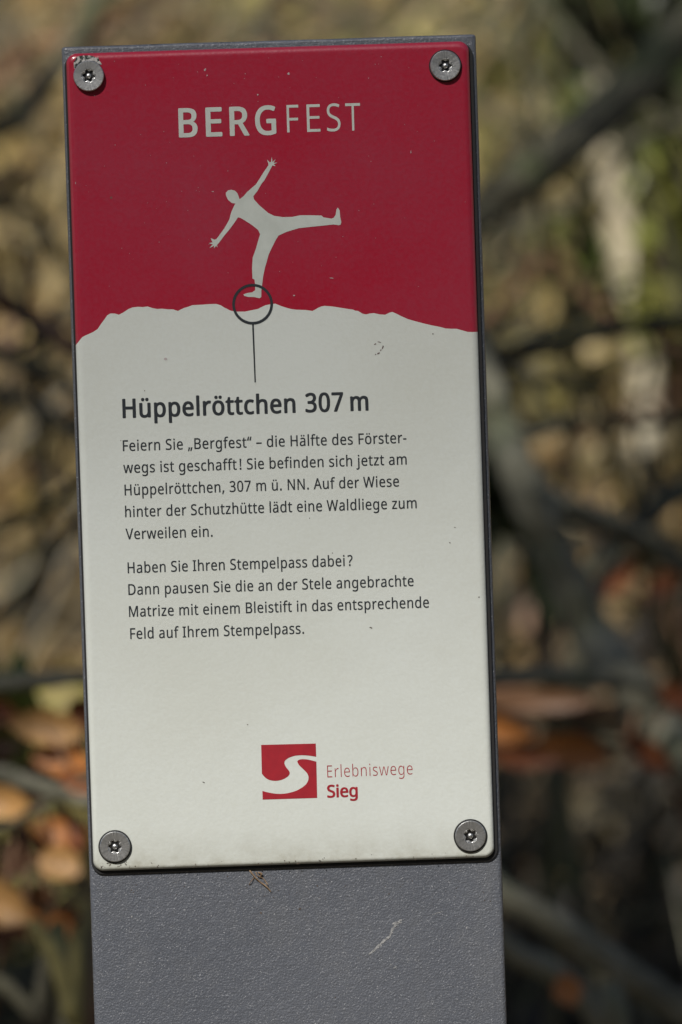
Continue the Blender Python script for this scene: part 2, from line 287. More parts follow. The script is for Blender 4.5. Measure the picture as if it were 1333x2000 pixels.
# ---- flat print
GL = {' ':(209,[]),'!':(216,[[131,161,85,161,65,573,151,573],[58,43,59,61,64,75,72,85,83,92,94,96,107,97,120,96,132,92,142,85,151,75,156,61,157,43,156,26,151,12,142,2,132,-6,120,-10,107,-11,94,-10,83,-6,72,2,64,12,59,26]]),',':(215,[[154,84,136,23,111,-42,85,-103,33,-103,49,-38,63,31,73,93,148,93]]),'-':(258,[[32,184,32,246,226,246,226,184]]),'.':(215,[[58,43,59,61,64,75,72,85,82,92,94,96,107,97,120,96,132,92,142,85,151,75,156,61,157,43,156,26,151,12,142,2,132,-6,120,-10,107,-11,94,-10,82,-6,72,2,64,12,59,26]]),'0':(459,[[419,287,419,260,418,234,416,209,413,185,409,163,401,128,390,97,376,70,359,47,339,27,316,12,290,1,261,-6,229,-8,188,-4,153,8,122,27,97,54,76,88,60,129,52,156,47,186,43,217,40,251,39,287,40,323,42,357,46,389,51,418,58,446,73,486,93,520,119,547,149,566,186,578,229,581,269,578,304,566,335,547,361,520,382,486,399,446,406,418,412,389,416,357,419,323],[110,287,110,257,112,228,114,202,117,178,121,156,131,125,143,98,159,78,178,64,202,55,229,52,256,55,279,64,298,78,314,98,326,124,336,156,340,178,344,202,346,228,348,257,348,287,348,317,346,346,344,372,340,396,336,417,326,449,314,475,298,495,279,510,256,518,229,521,202,518,178,510,159,495,143,475,131,449,121,417,117,396,114,372,112,346,110,317]]),'3':(459,[[395,439,394,414,389,392,381,372,370,355,356,339,340,326,321,316,300,307,277,302,277,298,319,290,353,276,379,255,398,229,409,198,413,163,410,131,403,101,390,74,371,50,348,30,318,14,297,6,275,0,250,-5,223,-7,193,-8,164,-7,136,-5,110,-1,85,5,60,13,36,23,36,89,61,78,87,69,114,61,141,56,168,52,194,51,241,55,278,65,305,81,324,104,335,132,339,164,337,187,331,206,320,223,306,236,288,247,265,255,240,261,211,264,179,265,123,265,123,326,180,326,209,327,236,332,259,339,278,350,294,362,307,377,316,394,321,413,323,434,320,460,311,481,295,498,274,511,249,519,219,521,199,521,181,519,164,515,117,498,75,473,39,521,61,537,87,550,115,563,147,573,181,579,218,581,252,579,283,574,309,566,332,555,352,540,376,511,390,477]]),'7':(459,[[109,0,344,508,35,508,35,573,419,573,419,518,187,0]]),'?':(348,[[112,183,113,202,115,220,118,235,123,250,130,264,139,277,150,291,164,305,180,319,228,363,239,375,247,386,253,398,257,410,259,423,260,439,257,462,249,482,235,498,216,510,192,517,163,519,138,518,114,514,93,509,34,485,10,541,32,552,55,561,81,569,108,576,137,579,168,581,197,579,223,575,247,567,267,556,285,543,309,515,323,481,327,440,326,417,322,397,316,379,307,363,296,347,283,332,233,287,192,248,173,215,168,175,168,161,112,161],[94,43,95,61,100,75,108,85,118,92,130,96,144,97,156,96,168,92,178,85,186,75,191,61,192,43,191,26,186,12,178,2,168,-6,156,-10,144,-11,130,-10,118,-6,108,2,100,12,95,26]]),'A':(512,[[437,0,368,177,141,177,73,0,0,0,224,575,289,575,512,0],[282,415,274,438,263,473,255,500,247,468,238,438,230,415,165,241,346,241]]),'B':(521,[[241,573,282,571,319,568,351,561,380,552,404,541,424,526,439,508,450,486,457,460,459,431,457,409,453,389,446,371,437,354,424,340,409,328,392,317,372,309,350,304,350,300,373,295,395,288,415,279,433,267,448,253,461,236,470,215,476,191,478,163,475,130,467,100,454,74,436,52,413,33,385,19,354,8,318,2,279,0,78,0,78,573],[256,329,300,331,334,339,357,352,372,371,381,394,384,423,380,451,369,474,351,490,324,502,289,509,245,511,150,511,150,329],[150,269,150,61,265,61,311,64,346,74,371,91,388,112,398,138,401,168,399,188,395,205,388,221,377,235,362,247,344,256,321,263,293,267,260,269]]),'D':(585,[[536,292,535,255,531,220,524,188,514,158,501,131,485,106,467,84,447,64,424,47,399,33,371,21,341,12,309,5,274,1,237,0,78,0,78,573,254,573,288,571,320,567,350,561,378,552,404,540,428,526,450,510,470,491,487,470,502,446,514,420,524,392,531,361,535,328],[460,289,459,319,456,346,451,371,444,394,435,415,416,444,391,469,361,487,327,500,287,508,244,511,150,511,150,62,228,62,272,64,311,71,346,82,377,98,402,119,423,144,439,174,451,208,458,246]]),'E':(446,[[398,0,78,0,78,573,398,573,398,509,150,509,150,330,383,330,383,268,150,268,150,63,398,63]]),'F':(416,[[150,0,78,0,78,573,398,573,398,509,150,509,150,306,383,306,383,243,150,243]]),'G':(584,[[326,302,524,302,524,22,493,12,462,5,431,-1,398,-5,362,-7,323,-8,289,-7,256,-2,226,5,199,15,173,28,150,43,129,61,111,81,94,104,81,130,69,157,60,186,54,218,50,251,49,286,50,321,55,354,62,385,71,415,84,442,100,467,117,490,138,510,160,528,186,544,213,557,243,567,275,575,309,579,346,581,377,580,407,577,437,572,465,565,491,557,516,547,489,484,468,493,445,501,421,508,395,513,369,516,342,517,315,516,290,513,267,507,245,499,225,489,195,468,170,441,150,409,141,388,134,365,128,340,125,314,124,286,125,260,128,234,132,210,138,187,146,166,164,133,187,106,216,84,236,73,258,65,283,59,310,56,340,55,364,55,385,56,404,59,452,68,452,238,326,238]]),'H':(594,[[516,0,443,0,443,267,150,267,150,0,78,0,78,573,150,573,150,330,443,330,443,573,516,573]]),'I':(272,[[239,0,32,0,32,42,99,57,99,515,32,531,32,573,239,573,239,531,172,515,172,57,239,42]]),'M':(727,[[330,0,142,502,139,502,142,461,144,407,144,347,144,0,78,0,78,573,184,573,361,103,364,103,544,573,650,573,650,0,578,0,578,352,579,408,581,460,584,501,581,501,390,0]]),'N':(609,[[532,0,447,0,141,476,138,476,141,432,143,378,144,320,144,0,78,0,78,573,161,573,467,99,470,99,468,137,466,193,464,249,464,573,532,573]]),'R':(499,[[236,573,281,571,320,565,353,555,381,540,404,522,422,500,434,474,442,444,444,410,442,381,437,356,427,334,415,315,401,298,385,285,367,274,349,264,330,257,487,0,403,0,264,237,150,237,150,0,78,0,78,573],[232,510,150,510,150,298,236,298,278,301,312,310,338,325,355,347,366,374,370,407,368,430,363,450,355,467,343,480,328,491,310,500,287,505,261,509]]),'S':(440,[[403,153,400,121,392,92,378,66,359,44,335,26,307,11,274,1,238,-6,198,-8,137,-5,83,4,41,19,41,88,62,80,86,72,113,65,142,59,171,56,201,55,228,56,252,60,273,66,290,74,305,85,316,98,324,113,329,129,330,147,329,164,325,180,318,194,308,207,295,218,277,230,255,241,228,252,196,265,172,274,151,284,131,294,114,305,98,317,85,330,74,344,65,359,57,375,52,393,49,413,48,435,51,464,58,490,71,513,89,533,110,550,136,563,165,573,197,579,231,581,262,580,290,577,318,572,343,565,367,558,389,549,366,487,346,495,325,502,302,508,278,513,254,516,229,517,207,516,187,513,169,507,155,499,142,489,133,478,126,464,122,450,121,434,122,416,126,400,133,386,143,373,156,362,172,351,193,341,217,330,246,318,278,306,307,293,332,279,353,264,371,247,385,228,395,206,401,181]]),'T':(446,[[259,0,187,0,187,509,8,509,8,573,437,573,437,509,259,509]]),'V':(481,[[481,573,277,0,204,0,0,573,75,573,204,205,220,160,231,119,241,80,250,119,262,161,277,207,405,573]]),'W':(746,[[735,573,583,0,510,0,399,375,389,410,380,443,373,471,370,488,367,471,361,443,352,409,342,373,234,0,161,0,10,573,85,573,174,223,183,186,190,151,196,118,201,87,206,119,213,154,222,191,232,227,333,573,407,573,512,225,523,187,532,151,538,117,544,87,550,129,560,175,572,224,660,573]]),'a':(450,[[231,437,261,436,287,432,311,425,331,415,347,403,368,375,381,338,385,293,385,0,334,0,320,61,317,61,304,46,292,33,279,22,265,13,250,5,234,-1,216,-5,195,-7,172,-8,148,-7,124,-2,103,6,84,16,68,30,55,48,45,68,39,92,37,119,43,159,59,192,87,219,110,231,137,241,168,249,203,254,243,257,316,259,316,285,313,317,306,342,293,359,275,371,253,378,227,380,205,379,183,376,163,370,106,347,84,400,104,410,126,419,151,426,177,432,204,436],[252,208,204,203,167,195,141,182,124,165,113,144,110,119,112,97,120,79,132,66,148,56,167,51,188,49,223,52,253,62,279,79,299,103,311,134,315,172,315,210]]),'b':(493,[[139,461,138,410,135,373,139,373,153,390,169,405,189,419,213,429,240,435,272,437,303,435,331,428,357,417,380,401,401,381,418,357,432,328,441,295,447,257,449,215,448,186,446,160,441,135,435,112,427,91,410,61,390,36,365,17,337,3,306,-5,272,-8,240,-6,213,0,189,10,169,24,153,38,139,55,133,55,119,0,68,0,68,609,139,609],[260,379,231,377,207,371,188,361,172,348,159,330,150,308,144,282,140,252,139,217,139,214,140,184,143,157,148,132,155,111,165,93,187,69,219,55,261,51,297,55,325,69,348,93,358,112,366,133,372,158,375,185,376,216,375,247,372,274,366,298,358,320,348,338,325,360,296,374]]),'c':(385,[[241,-8,204,-5,170,2,139,15,112,34,88,58,69,87,60,108,53,131,48,156,45,183,44,213,45,243,48,271,54,297,61,321,71,342,90,372,114,396,142,415,174,428,208,435,245,438,267,437,288,435,309,431,328,426,344,421,358,415,337,356,292,370,244,376,217,374,193,368,172,358,155,343,141,325,131,303,123,277,119,247,117,213,119,181,123,152,131,126,141,104,155,86,172,71,191,61,214,55,240,53,262,54,283,56,302,60,351,78,351,15,336,8,320,3,304,-2,285,-5,264,-7]]),'d':(493,[[221,-8,190,-6,162,1,136,12,113,28,92,48,75,72,61,101,52,134,46,172,44,214,46,256,52,294,62,327,75,357,93,381,113,402,137,417,162,429,191,436,221,438,243,437,262,434,280,429,296,423,310,416,323,407,354,374,359,374,356,405,354,438,354,609,425,609,425,0,368,0,358,58,354,58,323,24,310,15,296,7,279,1,262,-4,242,-7],[232,51,273,55,305,67,328,88,343,117,352,154,355,200,355,213,354,244,351,271,346,296,338,318,329,336,306,360,274,375,231,379,196,374,168,359,146,334,135,315,127,293,122,269,118,242,117,213,118,183,122,156,127,133,135,111,146,93,168,69,197,55]]),'e':(452,[[234,438,269,435,301,427,329,414,354,396,374,373,390,346,402,315,409,281,411,244,411,201,117,201,122,157,134,119,154,90,181,69,215,56,254,52,280,53,305,56,327,60,348,66,370,73,392,82,392,20,370,11,349,4,327,-1,304,-5,279,-7,251,-8,212,-5,176,3,143,17,114,36,90,61,70,91,61,112,53,134,48,158,45,184,44,212,45,239,48,265,53,289,59,312,68,333,86,364,108,390,134,411,164,426,198,435],[233,380,202,377,175,366,154,348,137,323,125,293,119,257,338,257,336,281,333,302,326,322,318,338,306,353,292,364,276,373,256,378]]),'f':(276,[[266,375,158,375,158,0,87,0,87,375,12,375,12,408,87,432,87,457,89,492,95,522,104,547,116,568,132,585,152,597,174,606,199,612,227,613,274,609,310,599,292,544,262,552,228,556,206,553,189,545,175,532,166,513,160,489,158,458,158,430,266,430]]),'g':(493,[[221,438,248,436,273,431,297,422,319,409,338,393,355,373,359,373,369,430,425,430,425,-7,423,-46,416,-80,404,-109,388,-135,367,-155,341,-172,310,-183,274,-190,233,-192,202,-192,174,-189,147,-186,122,-180,99,-174,78,-165,78,-100,99,-110,123,-118,149,-125,177,-130,206,-133,237,-134,271,-130,300,-119,324,-101,341,-77,352,-48,355,-13,355,4,356,32,358,57,354,57,338,37,320,21,299,8,275,-1,250,-6,221,-8,189,-6,160,1,134,13,111,29,91,51,74,76,61,105,52,138,46,174,44,214,46,253,52,289,61,322,74,351,91,377,111,399,134,416,160,428,189,435],[230,379,207,376,187,370,169,359,153,344,140,326,130,303,123,277,119,247,117,213,118,183,122,156,128,131,136,110,146,92,169,68,197,54,232,50,253,51,271,53,288,58,303,65,315,74,326,85,336,98,343,113,349,131,353,151,355,173,356,197,356,214,355,251,350,282,343,309,332,331,319,348,302,362,281,371,257,377]]),'h':(496,[[139,431,138,399,135,370,140,370,149,385,161,397,174,407,188,416,204,424,221,429,238,434,255,436,273,437,306,435,335,430,360,421,382,408,399,391,413,370,423,344,429,314,431,280,431,0,361,0,361,275,358,307,351,333,338,353,319,367,295,376,265,379,235,377,210,370,189,360,173,347,160,329,150,308,144,283,140,254,139,222,139,0,68,0,68,609,139,609]]),'i':(207,[[139,430,139,0,68,0,68,430],[104,591,115,590,124,586,133,580,140,572,144,560,145,546,144,532,140,521,133,512,124,506,115,502,104,501,93,502,83,506,75,512,68,521,64,532,63,546,64,560,68,572,75,580,83,586,93,590]]),'j':(207,[[18,-192,-18,-190,-44,-183,-44,-126,-19,-132,9,-134,25,-132,39,-128,51,-120,61,-108,66,-90,68,-67,68,430,139,430,139,-64,137,-90,133,-113,126,-133,116,-151,103,-166,87,-177,67,-186,44,-191],[63,546,64,560,68,572,75,580,83,586,93,590,104,591,115,590,124,586,133,580,140,572,144,560,145,546,144,532,140,521,133,512,124,506,115,502,104,501,93,502,83,506,75,512,68,521,64,532]]),'l':(207,[[139,0,68,0,68,609,139,609]]),'m':(750,[[540,438,584,434,621,421,649,401,662,384,672,363,679,339,683,311,685,280,685,0,615,0,615,277,613,308,606,333,594,353,577,367,555,376,528,379,490,374,460,362,438,342,423,315,414,280,411,237,411,0,342,0,342,277,341,298,337,317,332,333,325,347,315,359,303,367,289,374,272,377,253,379,227,377,204,370,185,360,170,347,158,329,150,308,144,283,140,255,139,223,139,0,68,0,68,430,125,430,136,371,140,371,149,385,160,398,173,409,186,418,201,425,217,431,233,435,249,437,266,438,298,436,325,430,349,420,369,406,386,388,398,366,402,366,418,388,438,406,461,420,486,430,512,436]]),'n':(496,[[275,438,304,436,331,432,354,424,374,414,391,401,405,384,416,363,424,339,429,311,431,280,431,0,361,0,361,275,358,307,351,333,338,353,319,367,295,376,265,379,222,374,189,361,166,338,151,308,142,269,139,223,139,0,68,0,68,430,125,430,136,371,140,371,150,385,162,398,175,409,190,418,206,425,222,431,239,435,257,437]]),'p':(493,[[273,438,303,436,331,429,357,418,380,402,401,383,418,358,432,329,441,296,447,258,449,216,448,187,446,161,441,136,435,114,427,93,410,62,390,37,365,17,337,3,306,-5,272,-8,251,-7,231,-4,213,1,197,7,182,15,170,24,139,55,134,55,137,20,139,-16,139,-192,68,-192,68,430,126,430,136,371,139,371,170,405,182,414,197,422,213,429,231,434,251,437],[260,379,233,377,210,371,190,362,174,349,161,333,152,313,145,289,141,261,139,229,139,216,140,182,144,152,150,126,159,103,172,85,188,70,208,59,233,53,261,51,286,53,308,60,326,72,341,88,354,108,364,131,371,157,375,186,376,217,375,245,372,271,366,294,358,316,348,334,325,359,296,374]]),'r':(331,[[269,438,295,437,319,433,310,368,287,372,264,374,248,373,232,369,217,363,202,355,189,346,176,334,166,321,156,305,149,289,143,270,140,251,139,229,139,0,68,0,68,430,126,430,134,351,137,351,147,367,158,381,170,395,183,407,198,418,214,426,231,433,249,437]]),'s':(384,[[348,119,346,92,339,69,327,49,311,32,292,18,268,6,241,-2,210,-6,176,-8,148,-7,122,-5,99,-1,78,5,59,11,42,19,42,83,60,75,81,67,104,60,128,54,153,50,178,49,211,51,236,57,256,66,269,79,277,94,280,112,271,141,264,150,253,158,239,167,222,176,200,185,174,196,148,206,124,217,103,228,84,239,69,252,57,266,48,283,43,302,41,324,46,358,61,386,85,408,104,419,125,427,149,433,174,437,202,438,228,437,252,434,275,430,298,424,319,417,339,409,315,353,258,372,238,377,218,379,197,380,171,379,149,374,131,366,118,356,111,343,108,328,109,317,113,307,119,298,127,290,139,282,154,274,219,246,245,236,268,226,289,215,306,203,321,191,333,176,341,159,346,140]]),'t':(289,[[212,50,245,53,272,59,272,5,240,-4,200,-8,178,-7,157,-3,138,4,120,13,104,27,91,44,82,66,76,93,74,125,74,375,13,375,13,409,75,437,103,528,144,528,144,430,269,430,269,375,144,375,144,127,146,103,153,83,163,69,177,58,193,52]]),'u':(496,[[427,430,427,0,370,0,359,57,356,57,346,43,334,31,321,20,306,11,290,4,273,-1,256,-5,238,-7,220,-8,187,-6,159,-1,134,8,112,21,95,38,81,59,71,85,65,114,63,148,63,430,135,430,135,153,137,122,145,96,158,76,176,62,200,53,230,51,260,53,285,59,306,69,323,82,336,100,345,121,352,146,356,175,357,206,357,430]]),'w':(630,[[346,243,336,276,328,308,321,335,316,357,313,357,308,335,302,307,294,275,284,242,207,1,127,1,9,431,82,431,141,201,153,154,163,109,169,73,172,73,178,97,185,128,193,160,201,188,277,431,354,431,428,188,440,149,451,109,457,74,460,74,466,108,477,153,489,201,549,431,621,431,502,1,419,1]]),'z':(377,[[346,0,31,0,31,47,262,375,45,375,45,430,340,430,340,377,112,55,346,55]]),'ä':(450,[[231,437,261,436,287,432,311,425,331,415,347,403,368,375,381,338,385,293,385,0,334,0,320,61,317,61,304,46,292,33,279,22,265,13,250,5,234,-1,216,-5,195,-7,172,-8,148,-7,124,-2,103,6,84,16,68,30,55,48,45,68,39,92,37,119,43,159,59,192,87,219,110,231,137,241,168,249,203,254,243,257,316,259,316,285,313,317,306,342,293,359,275,371,253,378,227,380,205,379,183,376,163,370,106,347,84,400,104,410,126,419,151,426,177,432,204,436],[252,208,204,203,167,195,141,182,124,165,113,144,110,119,112,97,120,79,132,66,148,56,167,51,188,49,223,52,253,62,279,79,299,103,311,134,315,172,315,210],[113,546,114,559,118,569,124,576,151,585,177,576,183,569,187,559,188,546,187,534,183,524,177,516,169,510,160,507,151,506,141,507,132,510,124,516,118,524,114,534],[264,546,265,559,269,569,275,576,301,585,327,576,333,569,337,559,338,546,337,534,333,524,327,516,319,510,310,507,301,506,291,507,282,510,275,516,269,524,265,534]]),'ö':(485,[[442,216,440,181,436,150,428,121,417,95,404,71,388,51,369,33,348,18,324,7,299,-1,271,-6,241,-8,214,-6,188,-1,163,7,140,18,119,33,100,51,84,71,70,95,59,121,51,150,46,181,44,216,45,243,48,269,53,293,60,316,68,336,87,367,110,392,137,412,169,426,204,435,244,438,281,435,316,426,347,412,374,392,398,367,417,336,426,316,433,293,438,269,441,243],[117,216,119,184,123,154,130,128,141,105,155,86,172,71,192,59,216,53,243,51,270,53,294,59,314,71,331,86,345,105,356,128,363,154,367,184,369,216,367,248,363,277,355,303,345,325,331,344,314,359,294,370,270,376,242,379,202,374,171,359,147,335,136,317,128,295,122,271,118,245],[131,546,132,559,136,569,142,576,168,585,195,576,201,569,205,559,206,546,205,534,201,524,195,516,187,510,178,507,168,506,159,507,150,510,142,516,136,524,132,534],[281,546,283,559,286,569,292,576,318,585,345,576,351,569,355,559,356,546,355,534,351,524,345,516,337,510,328,507,318,506,309,507,300,510,292,516,286,524,283,534]]),'ü':(496,[[427,430,427,0,370,0,359,57,356,57,346,43,334,31,321,20,306,11,290,4,273,-1,256,-5,238,-7,220,-8,187,-6,159,-1,134,8,112,21,95,38,81,59,71,85,65,114,63,148,63,430,135,430,135,153,137,122,145,96,158,76,176,62,200,53,230,51,260,53,285,59,306,69,323,82,336,100,345,121,352,146,356,175,357,206,357,430],[136,546,137,559,141,569,147,576,173,585,200,576,206,569,210,559,211,546,210,534,206,524,200,516,192,510,183,507,173,506,164,507,155,510,147,516,141,524,137,534],[286,546,287,559,291,569,297,576,323,585,350,576,356,569,360,559,361,546,360,534,356,524,350,516,342,510,333,507,323,506,314,507,305,510,297,516,291,524,287,534]]),'–':(401,[[32,184,32,246,369,246,369,184]]),'“':(288,[[278,573,263,507,249,438,238,376,162,376,156,385,175,445,200,511,226,573],[130,573,115,507,100,438,90,376,14,376,10,385,28,445,53,511,79,573]]),'„':(334,[[294,84,275,23,251,-42,225,-103,172,-103,187,-38,202,31,213,93,288,93],[145,84,127,23,102,-42,76,-103,25,-103,36,-55,47,-4,57,47,64,93,140,93]])}
GL['\u2009'] = (70, [])
CAP = 572.6
def layout(s, ls=0.0):
    pen = 0; out = []
    for ch in s:
        adv, loops = GL[ch]; out.append((pen, loops)); pen += adv+ls
    xs = [pen0+p for pen0, loops in out for l in loops for p in l[::2]]
    return out, min(xs), max(xs)
def text_print(name, runs, m, parent, label=None):
    """runs: (string, photo px of baseline start, photo px of baseline end, cap height px, weight offset mm)"""
    cu = bpy.data.curves.new(name, 'CURVE'); obs = []
    verts = []; faces = []
    for run in runs:
        s, p0, p1, cap, off = run[:5]; ls = run[5] if len(run) > 5 else 0
        a = Vector(PL(*p0)); b = Vector(PL(*p1)); ln = (b-a).length; ux = (b-a)/ln; uz = Vector((-ux.y, ux.x))
        out, mn, mx = layout(s, ls); sx = (ln-2*off/1000)/(mx-mn); sz = cap*0.0001730/CAP
        K = 1000.0; o_ = max(off, 0)
        shifts = [(0, 0)] if off <= 0 else [(-o_, 0), (o_, 0), (0, o_*.75), (0, -o_*.75), (-o_*.75, o_*.55), (o_*.75, o_*.55), (-o_*.75, -o_*.55), (o_*.75, -o_*.55)]
        c = bpy.data.curves.new('tmp', 'CURVE'); c.dimensions = '2D'; c.fill_mode = 'BOTH'; c.offset = min(off, 0)
        for pen, loops in out:
            for l in loops:
                sp = c.splines.new('POLY'); n = len(l)//2; sp.points.add(n-1); sp.use_cyclic_u = True
                for k in range(n):
                    sp.points[k].co = (((l[2*k]+pen-mn)*sx)*K+off, l[2*k+1]*sz*K, 0, 1)
        o = bpy.data.objects.new('tmp', c); C.objects.link(o); bpy.context.view_layer.update()
        dg = bpy.context.evaluated_depsgraph_get(); me = o.evaluated_get(dg).to_mesh()
        for si, (dx, dz) in enumerate(shifts):      # a heavier weight is the outline printed with a small spread
            base = len(verts)
            for q in me.vertices:
                w2 = a+ux*((q.co.x+dx)/K)+uz*((q.co.y+dz)/K); verts.append((w2.x, -0.00006-si*0.000004, w2.y))
            for pgn in me.polygons: faces.append(tuple(base+i for i in pgn.vertices))
        o.evaluated_get(dg).to_mesh_clear(); bpy.data.objects.remove(o)
    ob = mesh_obj(name, local(verts), faces, m, parent)
    if label: ob['label'] = label
    return ob
def flat_print(name, loops, m, parent, y=-0.00006, label=None):
    verts = []; faces = []
    for pts in loops:
        c = bpy.data.curves.new('tmp', 'CURVE'); c.dimensions = '2D'; c.fill_mode = 'BOTH'
        for lp in (pts if isinstance(pts[0], list) else [pts]):
            sp = c.splines.new('POLY'); sp.points.add(len(lp)-1); sp.use_cyclic_u = True
            for k, q in enumerate(lp):
                x, z = PL(*q); sp.points[k].co = (x*1000, z*1000, 0, 1)
        o = bpy.data.objects.new('tmp', c); C.objects.link(o); bpy.context.view_layer.update()
        dg = bpy.context.evaluated_depsgraph_get(); me = o.evaluated_get(dg).to_mesh(); base = len(verts)
        yj = y-0.000002*(len(verts) % 17); verts += [(q.co.x/1000, yj, q.co.y/1000) for q in me.vertices]
        faces += [tuple(base+i for i in pgn.vertices) for pgn in me.polygons]
        o.evaluated_get(dg).to_mesh_clear(); bpy.data.objects.remove(o)
    ob = mesh_obj(name, local(verts), faces, m, parent)
    if label: ob['label'] = label
    return ob
def smooth_loop(pts, it=1):
    for _ in range(it):
        out = []
        for i, p in enumerate(pts):
            q = pts[(i+1) % len(pts)]
            out += [(p[0]*.75+q[0]*.25, p[1]*.75+q[1]*.25), (p[0]*.25+q[0]*.75, p[1]*.25+q[1]*.75)]
        pts = out
    return pts

B = 0.30; Lt = -0.13
def tb(y, x): return y-0.0300*(x-350)     # title baseline
runs = [('B', (350, 267.5), (387, 266.4), 54.5, B), ('E', (403, 266), (435, 265), 54.5, B), ('R', (449.5, 264.6), (488, 263.5), 54.5, B), ('G', (499.5, 263), (540.5, 261.6), 54.5, B)]
text_print('title_lettering', runs, M_whiteink, plate, 'bold pale capital letters BERG')
runs = [('F', (561.5, 259), (584.5, 258.3), 54, -0.06), ('E', (600.5, 258), (626.5, 257.2), 54, -0.06), ('S', (639.5, 256.8), (666, 256), 54, -0.06), ('T', (676, 255.8), (705, 255), 54, -0.06)]
text_print('title_lettering', runs, M_whiteink, plate, 'thin pale capital letters FEST')
text_print('heading_lettering', [('Hüppelröttchen', (240, 816), (578, 805.5), 36, 0.22, 28), ('307', (597, 804.8), (671.5, 802.6), 36, 0.22, 28), ('m', (685, 802.2), (720.5, 801), 36, 0.22, 28)], M_ink, plate, 'bold dark heading Hüppelröttchen 307 m')
T0 = 0.055
body1 = [('Feiern Sie „Bergfest“ – die Hälfte des Förster-', (240.6, 881), (794.5, 865), 20.9, T0, 30),
         ('wegs ist geschafft\u2009! Sie befinden sich jetzt am', (241.5, 924), (795, 907), 20.9, T0, 30),
         ('Hüppelröttchen, 307 m ü. NN. Auf der Wiese', (244, 967.5), (780, 950), 20.9, T0, 30),
         ('hinter der Schutzhütte lädt eine Waldliege zum', (245, 1010), (814.5, 992.5), 20.9, T0, 30),
         ('Verweilen ein.', (246, 1053.5), (416, 1048), 20.9, T0, 30)]
body2 = [('Haben Sie Ihren Stempelpass dabei\u2009?', (250, 1119.5), (689.5, 1105), 20.9, T0, 30),
         ('Dann pausen Sie die an der Stele angebrachte', (251.3, 1162), (808.6, 1144.5), 20.9, T0, 30),
         ('Matrize mit einem Bleistift in das entsprechende', (252.6, 1204.8), (838.5, 1186.5), 20.9, T0, 30),
         ('Feld auf Ihrem Stempelpass.', (255, 1248), (594.5, 1237.5), 20.9, T0, 30)]
text_print('paragraph_lettering', body1, M_ink, plate, 'upper paragraph of dark lettering, five lines')
text_print('paragraph_lettering', body2, M_ink, plate, 'lower paragraph of dark lettering, four lines')
text_print('logo_lettering', [('Erlebniswege', (640, 1518.7), (806.5, 1512.5), 24, -0.06, 26)], M_redink, plate, 'thin red word Erlebniswege')
text_print('logo_lettering', [('Sieg', (639.5, 1557.5), (699.5, 1555.3), 23.8, 0.17)], M_redink, plate, 'bold red word Sieg')

fig = [(368,455),(400,430),(430,395),(470,360),(500,335),(530,290),(560,240),(585,205),(603,178),(601,160),(592,132),(612,153),(623,152),(630,110),(636,152),(662,128),(645,158),(677,157),(648,168),(660,186),(635,180),(622,205),(595,255),(570,300),(545,330),(515,385),(480,430),(485,455),(530,505),(600,565),(650,590),(720,600),(800,598),(860,585),(950,585),(1035,587),(1050,602),(1115,612),(1135,605),(1150,580),(1157,535),(1168,522),(1182,545),(1187,600),(1196,640),(1190,662),(1175,666),(1130,660),(1040,670),(940,680),(850,690),(750,720),(685,750),(660,790),(630,850),(605,905),(590,960),(575,1010),(560,1080),(552,1150),(545,1200),(545,1250),(530,1260),(485,1250),(440,1250),(405,1240),(400,1228),(430,1218),(470,1212),(495,1195),(495,1150),(490,1108),(473,1100),(470,1010),(475,930),(500,860),(520,790),(535,740),(520,705),(470,665),(400,620),(372,605),(355,602),(330,640),(290,695),(240,755),(198,812),(184,826),(189,849),(178,832),(158,855),(162,832),(122,852),(150,822),(116,812),(148,806),(133,771),(165,784),(180,778),(205,745),(245,690),(285,620),(300,560),(325,505),(335,490),(305,485),(275,460),(258,425),(256,402),(275,382),(300,377),(330,385),(350,405),(360,430)]
Z3 = 4.1656
def near(p): return (380+p[0]/Z3, 280+p[1]/Z3)
flat_print('figure_print', [[near(p) for p in fig]], M_whiteink, plate, label='pale silhouette of a person balancing on one leg')
cx, cz = 493.8, 594
circ = lambda r, n=72: [(cx+r*math.cos(2*math.pi*k/n), cz+r*math.sin(2*math.pi*k/n)) for k in range(n)]
flat_print('ring_print', [[circ(39.8), circ(34.6)]], M_ink, plate, y=-0.00013, label='dark ring round the foot with a pointer line')
flat_print('pointer_print', [[(492.7, 632), (496.0, 632), (500.2, 746.5), (497.6, 747)]], M_ink, plate, y=-0.00011)
def z7(p): return (480+p[0]/3.703, 1430+p[1]/3.703)
lg1 = [(113,92),(508,82),(511,178),(485,173),(460,170),(435,167.5),(410,166.5),(385,167.5),(360,170),(340,175),(320,182),(303,191),(290,201),(282,213),(281,226),(287,242),(297,258),(308,271),(316,282),(320,294),(318,305),(310,316),(300,325),(282,336),(260,345),(238,350),(215,352),(192,350),(170,345),(153,336),(140,326),(128,313),(118,299)]
lg2 = [(512,213),(490,207),(470,202),(450,198),(430,195.5),(412,195),(395,197),(383,201),(375,209),(377,221),(385,235),(399,250),(415,265),(429,278),(441,291),(450,305),(455,320),(456,333),(453,348),(447,362),(438,376),(425,388),(410,400),(391,411),(370,422),(341,432),(310,440),(280,444.5),(250,446),(220,445),(190,441),(156,434),(122,425),(124,487),(518,475)]
flat_print('logo_emblem', [[z7(p) for p in lg1], [z7(p) for p in lg2]], M_redink, plate, label='red square emblem with a pale winding river')

